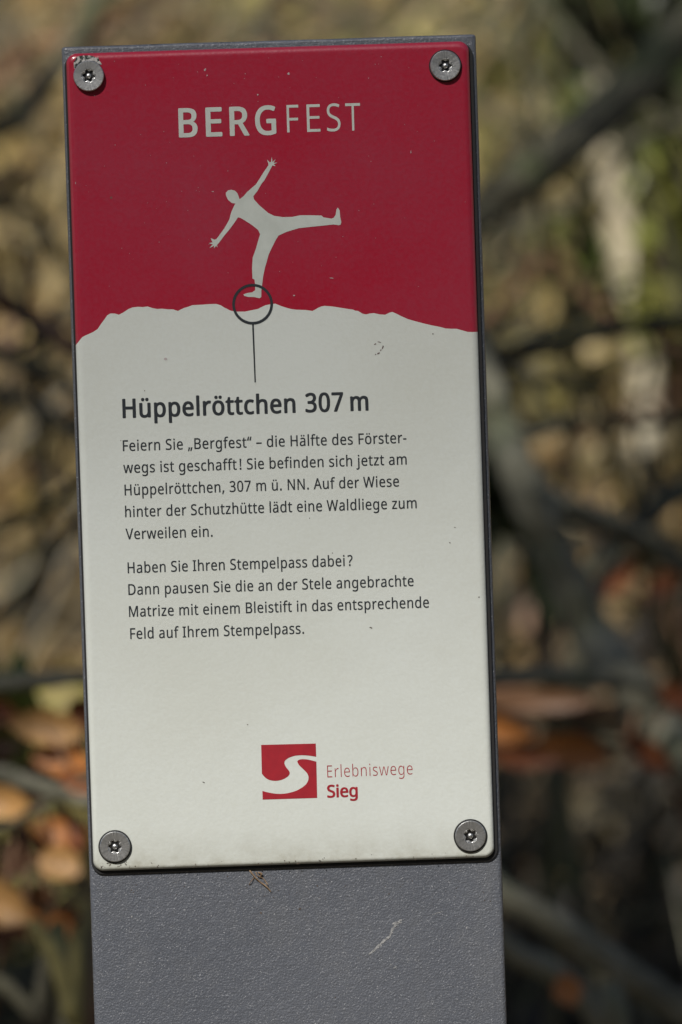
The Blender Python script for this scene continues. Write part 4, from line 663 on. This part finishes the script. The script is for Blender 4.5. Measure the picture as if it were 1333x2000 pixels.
for lab, pts, m, sd in [
    ('slender dark twig rising steeply beside the upper right corner of the post', [(960, 520, 4.4, 24), (1000, 380, 4.4, 24), (1030, 260, 4.4, 22), (1020, 130, 4.4, 20), (1050, 0, 4.4, 20), (1080, -200, 4.4, 16)], M_b_dark, 61),
    ('slender dark twig slanting down through the top right background', [(1000, -120, 4.5, 26), (1060, 0, 4.5, 26), (1130, 90, 4.5, 24), (1220, 180, 4.5, 22), (1360, 260, 4.5, 20), (1500, 300, 4.5, 14)], M_b_dark, 62),
    ('forked dark twig under the thick slanting branch', [(940, 470, 4.5, 22), (1040, 430, 4.5, 22), (1120, 400, 4.5, 20), (1200, 300, 4.5, 20), (1320, 240, 4.5, 18), (1500, 200, 4.5, 12)], M_b_dark, 63),
    ('thin brown twig climbing across the middle right background', [(930, 640, 4.6, 22), (1010, 560, 4.6, 22), (1080, 500, 4.6, 20), (1130, 560, 4.6, 20), (1230, 640, 4.6, 18), (1400, 700, 4.6, 14)], M_b_brown, 64),
    ('thin arching twig between the two dark level branches', [(940, 720, 4.3, 22), (1060, 745, 4.3, 22), (1170, 740, 4.3, 20), (1260, 700, 4.3, 18), (1360, 680, 4.3, 16), (1480, 700, 4.3, 12)], M_b_dark, 65),
    ('slender upright twig crossing the level branch at the right', [(1100, 1010, 4.4, 22), (1115, 900, 4.4, 22), (1120, 800, 4.4, 20), (1105, 700, 4.4, 20), (1130, 600, 4.4, 18), (1150, 420, 4.4, 12)], M_b_dark, 66),
    ('slender brown twig climbing at the upper left edge', [(-120, 260, 4.5, 26), (0, 150, 4.5, 26), (60, 90, 4.5, 24), (150, 70, 4.5, 22), (260, 20, 4.5, 20), (380, -100, 4.5, 14)], M_b_brown, 67),
    ('slender upright dark twig above the upper left corner of the post', [(180, 300, 4.5, 26), (170, 150, 4.5, 26), (165, 50, 4.5, 24), (180, -60, 4.5, 22), (200, -300, 4.5, 16)], M_b_dark, 68),
    ('dark twig arching behind the left edge of the post at half height', [(-150, 430, 4.3, 24), (0, 400, 4.3, 26), (80, 430, 4.3, 26), (130, 520, 4.3, 24), (220, 620, 4.3, 22), (330, 660, 4.3, 18)], M_b_dark, 69),
    ('pale grey twig sweeping down beside the middle of the post at the left', [(-160, 720, 4.2, 34), (-20, 760, 4.2, 34), (60, 790, 4.2, 34), (130, 830, 4.2, 32), (220, 900, 4.2, 28), (330, 1000, 4.2, 22)], M_b_grey, 70),
    ('dark upright twig at the left edge beside the heading', [(90, 1130, 4.2, 26), (80, 1000, 4.2, 26), (70, 890, 4.2, 24), (80, 780, 4.2, 22), (60, 640, 4.2, 18), (40, 480, 4.2, 12)], M_b_dark, 71),
    ('dark twig leaning towards the post above the pale level branch', [(-80, 1260, 4.0, 26), (0, 1200, 4.0, 28), (70, 1130, 4.0, 28), (130, 1050, 4.0, 26), (230, 930, 4.0, 22), (300, 800, 4.0, 16)], M_b_dark, 72)]:
    branch('bare_twig', lab, 'twig', pts, m, seed=sd, twigs=3, tl=.1, tr=.0016)

# thin shrub stems that make the haze of twigs
def shrub(label, bx, by, nst, h, m, seed, spread=.35, r0=.006):
    rn = random.Random(seed); o0 = Vector((bx, by, ground_z(bx, by)))
    t = thing('bare_shrub', label, 'shrub', o0, 'leafless shrubs on the bank')
    for k in range(nst):
        a = rn.uniform(0, 6.28); sp = rn.uniform(.1, 1)*spread; p = Vector((rn.gauss(0, .03), rn.gauss(0, .03), -.03)); path = []
        d = Vector((math.cos(a)*sp*1.6, math.sin(a)*sp*.8, 1)).normalized(); st = h*rn.uniform(.6, 1.1)/7; r = r0*rn.uniform(.5, 1.2)
        for j in range(8):
            path.append((*p, r*(1-j/9))); p = p+d*st; d = (d+Vector((rn.gauss(0, .18), rn.gauss(0, .12), rn.gauss(-.03, .08)))).normalized()
        path = cat(path, 2); v, f = tube(path, 6, .08, k); v2, f2 = twigs_for(path, rn, 7, .22, r*.45, .2)
        mesh_obj('stem', v, f, m, t, smooth=True); tag(mesh_obj('twigs', v2, f2, m, t, smooth=True), kind='stuff')
    return t
shrub('leafless shrub of thin dark stems behind the left side of the post', -.28, 2.0, 5, .95, M_b_dark, 21)
shrub('leafless shrub of thin brown stems near the top left corner', -.55, 2.3, 7, .9, M_b_brown, 22)
shrub('leafless shrub of dark stems behind the right side of the post', .20, 2.2, 6, .9, M_b_dark, 23)
shrub('leafless shrub of dark stems under the thick slanting branch', .46, 1.9, 5, .8, M_b_dark, 24)
shrub('leafless shrub of brown stems by the pale birch stem', .40, 2.6, 5, .8, M_b_brown, 25)

shrub('wispy shrub of fine olive-brown stems in front of the sunlit bank at the upper right', .34, 2.05, 9, .95, M_b_olive, 26, .5, .0045)
shrub('wispy shrub of fine brown stems crossing behind the upper left corner of the post', -.42, 1.9, 9, .95, M_b_brown, 27, .5, .004)
shrub('wispy shrub of fine stems crossing the pale birch', .55, 2.35, 4, .85, M_b_dark, 28, .5, .004)
shrub('wispy shrub of fine dark stems at the far left edge', -.62, 2.2, 4, .9, M_b_dark, 29, .5, .004)
shrub('low tangle of thin sticks in the shade to the right of the post', .36, 1.15, 9, .5, M_b_grey, 30, .9, .005)
shrub('low tangle of thin brown sticks among the orange leaves', -.30, .95, 9, .5, M_b_brown, 36, .9, .004)

# pale birch
t = thing('birch_sapling', 'slender pale birch stem standing on the sunlit bank at the right', 'birch tree', (0, 0, 0))
bp_ = seen([(1290, 1150, 5.3, 55), (1275, 1000, 5.25, 55), (1262, 880, 5.2, 57), (1262, 780, 5.2, 55), (1258, 700, 5.2, 55), (1245, 600, 5.2, 57), (1222, 510, 5.2, 60), (1208, 430, 5.2, 62), (1196, 340, 5.2, 50), (1180, 270, 5.2, 44), (1160, 150, 5.2, 39), (1130, -50, 5.2, 35), (1100, -400, 5.2, 32), (1080, -1200, 5.3, 25)])
b0 = bp_[0]; bp_ = [(b0[0]+.01, b0[1], ground_z(b0[0]+.01, b0[1])-.05, b0[3]*1.1)]+bp_
o0 = Vector((b0[0], b0[1], ground_z(b0[0], b0[1]))); t.location = o0
pth = cat(bp_, 5); v, f = tube(pth, 12, .1, 9); mesh_obj('trunk', [q-o0 for q in v], f, M_b_pale, t, smooth=True)
v, f = twigs_for(pth[len(pth)//2:], random.Random(4), 16, .4, .004, .5); tag(mesh_obj('twigs', [q-o0 for q in v], f, M_b_dark, t, smooth=True), kind='stuff')

# beech trunk peeping over the top of the post
t = thing('beech_tree', 'smooth grey tree trunk blurred behind the top edge of the post', 'tree')
q = P(560, 20, 6.6); o0 = Vector((q.x, q.y, ground_z(q.x, q.y))); t.location = o0
pth = cat([(o0.x+.02, o0.y, o0.z-.2, .030), (q.x, q.y, q.z-.3, .024), (q.x, q.y, q.z, .020), (q.x-.03, q.y, q.z+.8, .018), (q.x+.05, q.y, q.z+2.2, .014), (q.x, q.y, q.z+4, .004)], 6)
v, f = tube(pth, 14, .1, 3); mesh_obj('trunk', [a-o0 for a in v], f, M_b_grey, t, smooth=True)
v, f = twigs_for(pth[12:], random.Random(6), 24, .9, .006, .5); tag(mesh_obj('crown', [a-o0 for a in v], f, M_b_grey, t, smooth=True), kind='stuff')

# evergreen leaves at the right edge
M_g1 = mat('glossy_green_leaf', [(0.08, 0.13, 0.02), (0.17, 0.22, 0.035), (0.30, 0.30, 0.07)], rough=0.4, scale=7)
M_g2 = mat('dark_green_leaf', [(0.025, 0.035, 0.012), (0.06, 0.08, 0.025)], rough=0.45, scale=9)
def bush(label, clumps, m, seed, base):
    rn = random.Random(seed); o0 = Vector((base[0], base[1], ground_z(*base)))
    t = thing('evergreen_bush', label, 'bush', o0); V = []; F = []; SV = []; SF = []
    for (px, py, D, rad, n) in clumps:
        c = P(px, py, D)
        mid = (o0+c)/2+Vector((rn.gauss(0, .03), rn.gauss(0, .03), -.05))
        v, f = tube(cat([(*o0, .007), (*mid, .005), (*c, .003)], 5), 6); b = len(SV); SV += v; SF += [tuple(b+i for i in q) for q in f]
        for _ in range(n):
            d = Vector((rn.gauss(0, 1), rn.gauss(0, 1), rn.gauss(0, 1))).normalized()*rad*rn.random()**.5
            v, f = leaf_geo(rn, rn.uniform(.03, .055), rn.uniform(.018, .03), rn.uniform(0, .4), 3); M = rot_rand(rn, 1.0)
            b = len(V); V += [M @ q+c+d for q in v]; F += [tuple(b+i for i in q) for q in f]
    tag(mesh_obj('foliage', [q-o0 for q in V], F, m, t), kind='stuff'); tag(mesh_obj('stem', [q-o0 for q in SV], SF, M_b_dark, t, smooth=True), kind='stuff')
bush('yellow-green leafy bush at the right edge beside the birch stem', [(1180, 215, 5.3, .02, 16), (1350, 380, 5.1, .034, 60), (1340, 500, 5.1, .034, 60), (1330, 290, 5.15, .025, 26), (1290, 575, 5.1, .02, 18), (1310, 300, 5.35, .05, 80), (1350, 420, 5.27, .065, 150), (1310, 490, 5.3, .045, 90), (1345, 560, 5.27, .055, 90), (1285, 400, 5.32, .04, 50), (1300, 300, 5.3, .035, 30), (1100, 90, 5.5, .02, 6), (1120, 470, 5.4, .03, 8), (1300, 590, 5.4, .04, 16), (1430, 350, 5.3, .09, 60), (1290, 380, 5.4, .035, 20)], M_g1, 31, (.68, 3.0))
bush('dark evergreen bush in the top right corner above the thick branch', [(1200, 30, 4.7, .045, 40), (1250, -60, 4.7, .08, 70), (1180, 70, 4.7, .025, 16), (1400, 60, 4.7, .08, 50)], M_g2, 32, (.55, 2.35))
bush('low green ivy clump at the left edge above the orange leaves', [(5, 1415, 3.6, .014, 14)], M_g1, 33, (-.42, 1.3))
bush('low ivy clump in the shade just right of the post', [(960, 990, 4.1, .022, 12), (1060, 1090, 4.0, .015, 5)], M_g2, 34, (.16, 1.6))

# beech branches that still hold last year's leaves
OC = {'brown': (0.20, 0.10, 0.045), 'orange': (0.50, 0.19, 0.045), 'amber': (0.55, 0.30, 0.10), 'rust': (0.30, 0.09, 0.025)}
OM = {k: mat(k+'_beech_leaf', [tuple(c*.75 for c in v), v], rough=0.5, scale=60) for k, v in OC.items()}
def leafy(label, path, leaves, seed):
    rn = random.Random(seed); pts = cat(seen(path), 4); o0 = Vector(pts[0][:3]); t = thing('beech_branch', label, 'branch', o0)
    v, f = tube(pts, 8, .1, seed); mesh_obj('limb', [q-o0 for q in v], f, M_b_dark, t, smooth=True)
    for (px, py, D, ln, wd, ang, col) in leaves:
        c = P(px, py, D); L_ = ln*D/FPX; W_ = wd*D/FPX
        v, f = leaf_geo(rn, L_, W_*1.15, rn.uniform(.1, .5), 6)
        # leaf faces the viewer and the sun, turned by ang in the picture plane
        M = Matrix((RIGHT, UP, -FWD)).transposed() @ Matrix.Rotation(R(ang), 3, 'Z') @ Matrix.Rotation(rn.uniform(-.5, .1), 3, 'X') @ Matrix.Rotation(rn.uniform(-.4, .4), 3, 'Y')
        o = mesh_obj('leaf', [M @ q for q in v], f, OM[col], t, smooth=True); o.location = c-o0
        # its stalk reaches the nearest point of the limb
        k = min(pts, key=lambda p_: (Vector(p_[:3])-c).length); e = Vector(k[:3])-c
        v, f = tube([(0, 0, 0, .0009), (*(e*.5+Vector((0, 0, .004))), .0010), (*e, .0012)], 5); mesh_obj('stalk', v, f, M_b_brown, o, smooth=True)
leafy('beech branch with orange dry leaves low at the left edge', [(-260, 1700, 3.45, 20), (-60, 1640, 3.42, 20), (40, 1600, 3.4, 18), (110, 1560, 3.4, 16), (200, 1520, 3.4, 14), (420, 1600, 3.4, 12), (460, 2200, 3.4, 16), (470, 3300, 3.3, 18)],
      [(92, 1425, 3.42, 150, 62, 84, 'amber'), (130, 1490, 3.42, 130, 56, 80, 'orange'), (150, 1528, 3.40, 70, 36, 60, 'rust'), (15, 1568, 3.38, 110, 62, 95, 'amber'), (70, 1628, 3.40, 62, 46, 60, 'amber'), (105, 1640, 3.40, 84, 60, 20, 'orange'), (118, 1690, 3.39, 86, 62, 60, 'amber'), (20, 1665, 3.45, 60, 30, 80, 'rust'), (150, 1630, 3.45, 70, 40, 10, 'rust'),
       (10, 1765, 3.36, 120, 74, 65, 'amber'), (55, 1812, 3.37, 84, 52, 50, 'orange'), (8, 1808, 3.37, 60, 40, 80, 'rust'), (116, 1812, 3.38, 56, 46, 20, 'orange')]+[(q_.uniform(-60, 175), q_.uniform(1385, 1850), 3.44+q_.random()*.12, q_.uniform(60, 120), q_.uniform(30, 60), q_.uniform(0, 180), q_.choice(('rust', 'rust', 'orange', 'brown'))) for q_ in [random.Random(9)] for _ in range(26)], 41)
leafy('beech branch with rust orange leaves low beside the right side of the post', [(700, 1900, 3.8, 18), (820, 1600, 3.75, 18), (960, 1500, 3.72, 16), (1100, 1450, 3.7, 14), (1230, 1450, 3.7, 12), (1330, 1500, 3.7, 8)],
      [(980, 1418, 3.68, 170, 50, 88, 'orange'), (1050, 1372, 3.68, 210, 44, 93, 'brown'), (1060, 1476, 3.68, 220, 50, 94, 'rust'), (1130, 1462, 3.66, 150, 60, 80, 'orange'), (1262, 1470, 3.69, 120, 46, 55, 'rust'), (1325, 1365, 3.7, 90, 44, 70, 'rust'), (1190, 1130, 3.95, 150, 44, -50, 'rust'), (1290, 1140, 3.95, 70, 40, -50, 'rust')], 42)
leafy('thin twig with a single orange leaf near the bottom right', [(1112, 1900, 3.45, 8), (1140, 1960, 3.45, 9), (1160, 2100, 3.45, 10), (1170, 2600, 3.4, 12), (1170, 3400, 3.4, 14)], [(1110, 1935, 3.42, 66, 50, 15, 'orange')], 43)

# dry stalk caught under the lower edge of the plate
M_straw = mat('dry_straw', [(0.16, 0.10, 0.055), (0.32, 0.22, 0.13)], rough=0.8, scale=600)
t = None; V = []; F = []
for pth_, r_ in (([(488, 1700), (498, 1712), (508, 1722), (520, 1730), (529, 1741)], .00022), ([(500, 1703), (504, 1710), (515, 1716), (523, 1727)], .00016), ([(497, 1714), (490, 1722), (487, 1728)], .00012), ([(505, 1704), (512, 1706), (508, 1712)], .00025)):
    pts = []
    for k, (a, b) in enumerate(pth_):
        x, z = PL(a, b, post_front); pts.append((x, post_front-r_*1.2-(.0006 if k % 2 else 0), z, r_))
    v, f = tube(cat(pts, 4), 6, .3); b0 = len(V); V += v; F += [tuple(b0+i for i in q) for q in f]
o0 = V[0].copy(); o = mesh_obj('dry_stalk', [q-o0 for q in V], F, M_straw); o.location = o0
tag(o, label='tiny dry brown stalk caught under the lower edge of the sign plate', cat='plant stalk')

# ================================================================= unseen conifer added behind the camera to shade the hollow
M_needle = mat('spruce_needles', [(0.02, 0.035, 0.015), (0.05, 0.075, 0.03)], rough=0.7, scale=8)
tx, ty = -4.2, -3.4
o0 = Vector((tx, ty, ground_z(tx, ty))); t = thing('added_shade_spruce', 'unseen dark spruce added behind the camera to shade the hollow', 'tree', o0)
v, f = tube([(0, 0, -.1, .14), (0, 0, 3, .11), (.03, 0, 5, .06), (0, 0, 6.6, .02)], 12, .1); mesh_obj('trunk', v, f, M_b_dark, t, smooth=True)
rn = random.Random(77); V = []; F = []
def on_bough(p):                     # where the sun's ray through p crosses the added boughs (plane y = -2)
    k = (-2.0-p.y)/SUN.y; return p.x+SUN.x*k, p.z+SUN.z*k
FLECKS = [(-20, 1336, 3.5, .03), (45, 1334, 3.5, .03), (110, 1328, 3.5, .03), (165, 1322, 3.5, .03), (1190, 1290, 3.78, .03), (1270, 1395, 3.75, .03), (1330, 1460, 3.7, .03), (1000, 1738, 3.5, .018), (1100, 1815, 3.5, .018), (1220, 1900, 3.5, .018), (1080, 1322, 3.6, .014), (60, 1525, 3.4, .02), (95, 1430, 3.42, .045), (130, 1500, 3.42, .04), (15, 1568, 3.38, .045), (80, 1635, 3.4, .05), (120, 1690, 3.4, .05), (15, 1765, 3.37, .045), (90, 1812, 3.38, .04), (1110, 1935, 3.42, .022), (1000, 1390, 3.7, .055), (1080, 1470, 3.7, .055), (1150, 1460, 3.7, .04), (1265, 1470, 3.7, .03), (1185, 1130, 3.95, .03),
          (1380, 20, 4.25, .038), (1320, 78, 4.25, .038), (1250, 150, 4.2, .038), (1185, 215, 4.2, .036), (1120, 270, 4.15, .036), (1050, 325, 4.1, .036), (985, 380, 4.1, .03), (1000, 860, 3.85, .04), (975, 800, 3.85, .04), (1045, 980, 3.8, .035), (960, 740, 3.85, .05), (1015, 920, 3.82, .045), (1085, 1080, 3.8, .028), (1150, 1230, 3.8, .018), (1230, 1335, 3.75, .026), (1300, 930, 5.0, .05), (1100, 880, 5.0, .06), (1220, 960, 5.0, .06), (1000, 860, 4.9, .05), (1300, 760, 5.1, .06), (1150, 760, 5.1, .06), (60, 1130, 4.9, .05), (20, 990, 5.0, .06), (120, 1000, 5., .05), (40, 1240, 4.9, .05), (100, 1180, 4.9, .05), (30, 1032, 3.9, .03)]
HOLES = [(*on_bough(P(a, b, D)), r) for a, b, D, r in FLECKS]  # gaps left in the added boughs so sun reaches chosen spots
for k in range(16000):
    gx_ = rn.uniform(-2.6, -.2); gz_ = rn.uniform(3.78, 5.85)
    if any((gx_-hx)**2+(gz_-hz)**2 < r*r for hx, hz, r in HOLES): continue
    if noise.noise(Vector((gx_*5, gz_*5, 1))) > .33: continue
    if gz_ > 5.25+.3*noise.noise(Vector((gx_*4, 2, 2))): continue
    a = Vector((gx_, -2, gz_))+SUN*rn.gauss(0, .35)
    d = Vector((rn.gauss(0, 1), rn.gauss(0, 1), rn.gauss(0, .5))).normalized()*rn.uniform(.04, .08); s_ = d.cross(Vector((rn.gauss(0, 1), rn.gauss(0, 1), rn.gauss(0, 1)))).normalized()*.02
    b0 = len(V); V += [a-d-o0, a+s_-o0, a+d-o0, a-s_-o0]; F.append((b0, b0+1, b0+2, b0+3))
for k in range(9000):
    h = rn.uniform(2.2, 6.7); q = (6.9-h)*.25*rn.random()**.5+.05; an = rn.uniform(0, 6.28); a = Vector((math.cos(an)*q, math.sin(an)*q, h))
    d = Vector((math.cos(an)+rn.gauss(0, .5), math.sin(an)+rn.gauss(0, .5), rn.gauss(-.3, .4))).normalized()*.12; s_ = d.cross(Vector((0, 0, 1))).normalized()*.03
    b0 = len(V); V += [a-d, a+s_, a+d, a-s_]; F.append((b0, b0+1, b0+2, b0+3))
tag(mesh_obj('crown', V, F, M_needle, t), kind='stuff')
V = []; F = []
for k in range(10):
    z = 3.9+k*.17; v, f = tube([(0, 0, z, .03), (1.5, .7, z+.1, .02), (3.6+rn.uniform(-.3, .3), 1.4, z+.05, .006)], 6); b0 = len(V); V += v; F += [tuple(b0+i for i in q) for q in f]
tag(mesh_obj('limb', V, F, M_b_dark, t, smooth=True), kind='stuff')

# wood on the far side of the clearing, behind the viewer
M_wood = mat('far_wood_foliage', [(0.02, 0.03, 0.012), (0.06, 0.065, 0.03), (0.09, 0.07, 0.04)], rough=0.8, scale=.8)
rn = random.Random(8); V = []; F = []
for k in range(9000):
    x = rn.uniform(-26, 26); y = -13-rn.uniform(0, 5); h = 7.0+1.5*noise.noise(Vector((x*.35, 0, 0)))+1.2*noise.noise(Vector((x*1.3, 5, 0)))
    a = Vector((x, y, rn.uniform(0, 1)**.8*h)); d = Vector((rn.gauss(0, 1), rn.gauss(0, .5), rn.gauss(0, 1))).normalized()*rn.uniform(.25, .55); s_ = d.cross(Vector((rn.gauss(0, .4), 1, rn.gauss(0, .4)))).normalized()*rn.uniform(.15, .3)
    b0 = len(V); V += [a-d, a+s_, a+d, a-s_]; F.append((b0, b0+1, b0+2, b0+3))
for k in range(60):
    x = -26+k*.88+rn.uniform(-.3, .3); v, f = tube([(x, -14+rn.uniform(-1, 1), -.2, .16), (x+.1, -14, 8, .07)], 7); b0 = len(V); V += v; F += [tuple(b0+i for i in q) for q in f]
tag(mesh_obj('far_wood', V, F, M_wood), label='dark wood on the far side of the clearing behind the viewer', kind='stuff')

# unseen beech added so one limb softly dims the upper half of the sign
lc = Vector((0, 0, PLZ1-.065))+SUN*25
o0 = Vector((lc.x-4.5, lc.y, ground_z(lc.x-4.5, lc.y))); t = thing('added_shade_beech', 'unseen bare beech added behind the viewer to dim the sun on the sign', 'tree', o0)
M_beech = bark('smooth_beech_bark', (0.12, 0.12, 0.11), (0.22, 0.22, 0.20), sc=2)
v, f = tube([(0, 0, -.3, .38), (0, 0, 6, .32), (.2, 0, 12, .26), (.1, .1, lc.z-1.2, .16), (-.2, 0, lc.z+3, .05)], 12, .1, 5); mesh_obj('trunk', v, f, M_beech, t, smooth=True)
v, f = tube(cat([(.1, .1, lc.z-1.4, .09), (1.2, .1, lc.z-.5, .06), (3, 0, lc.z-.05, .048), (4.5, 0, lc.z, .044), (6.2, 0, lc.z+.05, .040), (8, 0, lc.z+.5, .012)], 4), 8, .06, 6); mesh_obj('limb', v, f, M_beech, t, smooth=True)
for k, (a_, z_) in enumerate(((2.5, 13), (3.6, 14.5), (4.6, 12), (5.5, 16), (1.5, 18.8), (4.1, 19))):
    v, f = tube([(.1, 0, z_, .08), (math.cos(a_)*1.6, math.sin(a_)*1.6, z_+1, .05), (math.cos(a_)*3.4, math.sin(a_)*3.4, z_+2.6, .01)], 7, .06, k); mesh_obj('limb', v, f, M_beech, t, smooth=True)
